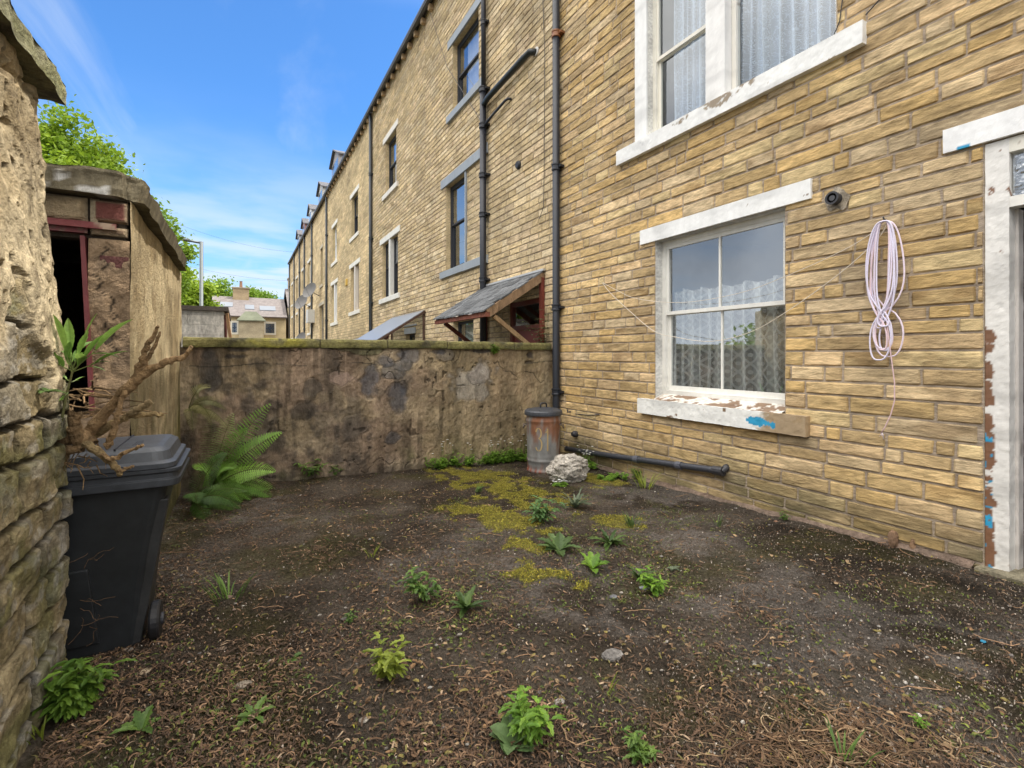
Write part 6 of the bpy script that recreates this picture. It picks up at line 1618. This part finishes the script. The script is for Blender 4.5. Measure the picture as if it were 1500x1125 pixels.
    for i in range(620):
        px, py = r.normal(1200, 130), 1100 - abs(r.normal(0, 36)) + r.uniform(-8, 45)
        x, y, z, d = gpt(px, max(py, 960)); a = r.uniform(0,6.28); L = .04+.3*r.random()**2; q = np.array((x,y,z-.004+r.random()*.034)); pts = [tuple(q)]; cu = r.normal(0,.28)
        dz = r.normal(0,.12)
        for k in range(7):
            a += cu+r.normal(0,.42); q = q+np.array((math.cos(a),math.sin(a),dz))*L/7; dz -= .03; q[2] = max(q[2], float(gz(q[0],q[1]))-.006+.012*r.random()); pts.append(tuple(q))
        c_ = np.array([(.34,.235,.14),(.24,.155,.09),(.15,.095,.06),(.42,.33,.21),(.10,.065,.04),(.18,.12,.07),(.12,.08,.05)][r.integers(7)])*r.uniform(.7,1.1)
        w0 = .0007+.0022*r.random()**2; mb.tube(pts, [w0]*6+[w0*.6,w0*.4], 4, c_, cap=False)
    tag(mb.build('dry_stems', M['litter'], loc=(*gpt(1190,1080)[:2],-1.5)), 'tangled heap of dry brown roots and stems at the lower right', 'dead stems', kind='stuff')
    # sparse long twigs elsewhere
    mb = MB()
    for i in range(260):
        x, y = scatter(1, lambda X, Y: .5+0*X)[0]; z = float(gz(x,y)); a = r.uniform(0,6.28); L = r.uniform(.05,.2); q = np.array((x,y,z+.012)); pts = [tuple(q)]; cu = r.normal(0,.2)
        for k in range(5): a += cu; q = q+np.array((math.cos(a),math.sin(a),0))*L/5; q[2] = float(gz(q[0],q[1]))+.008+r.random()*.012; pts.append(tuple(q))
        mb.tube(pts, r.uniform(.001,.0022), 4, np.array((.28,.18,.11))*r.uniform(.5,1.4), cap=False)
    tag(mb.build('twigs', M['litter'], loc=(0,0,-1.5)), 'thin brown twigs strewn across the yard', 'twigs', kind='stuff')
    # individual larger fragments
    for (px, py, s_, col, lab) in ((356,1005,.035,(.38,.32,.25),'flat pale stone chip in the left foreground'),(533,1056,.022,(.5,.45,.38),'small rounded pale pebble at the lower left of centre'),(897,962,.06,(.30,.28,.26),'worn grey cement patch chip in the centre right'),(917,958,.014,(.5,.38,.26),'tiny tan pebble beside the grey cement chip'),
        (1106,975,.016,(.55,.53,.48),'smooth white pebble on the olive soil, right of centre'),(1042,1105,.02,(.6,.57,.5),'pale stone chip among the dry stems'),(1440,940,.016,(.03,.22,.36),'small scrap of blue plastic on the right of the yard'),(212,985,.03,(.38,.3,.2),'dead tan leaf lying in front of the bin'),
        (945,862,.04,(.22,.23,.25),'grey slate chip left of the bright leafy weed'),(898,875,.028,(.24,.24,.25),'second grey slate chip, further left below the pale rosette'),(1136,764,.02,(.40,.22,.14),'reddish stone crumb by the house wall')):
        x, y, z, d = gpt(px, py); mb = MB(); rockshape(mb, (x,y,z+s_*.15), (s_*1.9,s_*1.4,s_*.55), int(px), col, 10, .3); tag(mb.build('stone_chip', M['rock'] if 'plastic' not in lab and 'leaf' not in lab else M['plain'], smooth=False), lab, 'stone' if 'plastic' not in lab and 'leaf' not in lab else 'debris')
litter()

# repeats share a group
from collections import defaultdict
fam = defaultdict(list)
for o in bpy.data.objects:
    if o.parent is None and 'label' in o and o.get('kind') is None: fam[o.name.split('.')[0]].append(o)
GN = {'terraced_house': 'houses of the sandstone terrace', 'tree': 'trees beyond the yards', 'fern': 'ferns in the yard corner', 'stone_chip': 'loose chips and scraps on the yard',
      'stone_house': 'houses of the cross street', 'door_canopy': 'door canopies along the terrace', 'overhead_wire': 'overhead wires', 'rosette_weed': 'rosette weeds in the yard',
      'grass_tuft': 'grass tufts in the yard', 'leafy_weed': 'leafy weeds in the yard', 'flowering_weed': 'white flowered weeds', 'wall_plant': 'plants rooted in walls'}
for k, v in fam.items():
    if len(v) > 1 and k in GN:
        for o in v: o['group'] = GN[k]
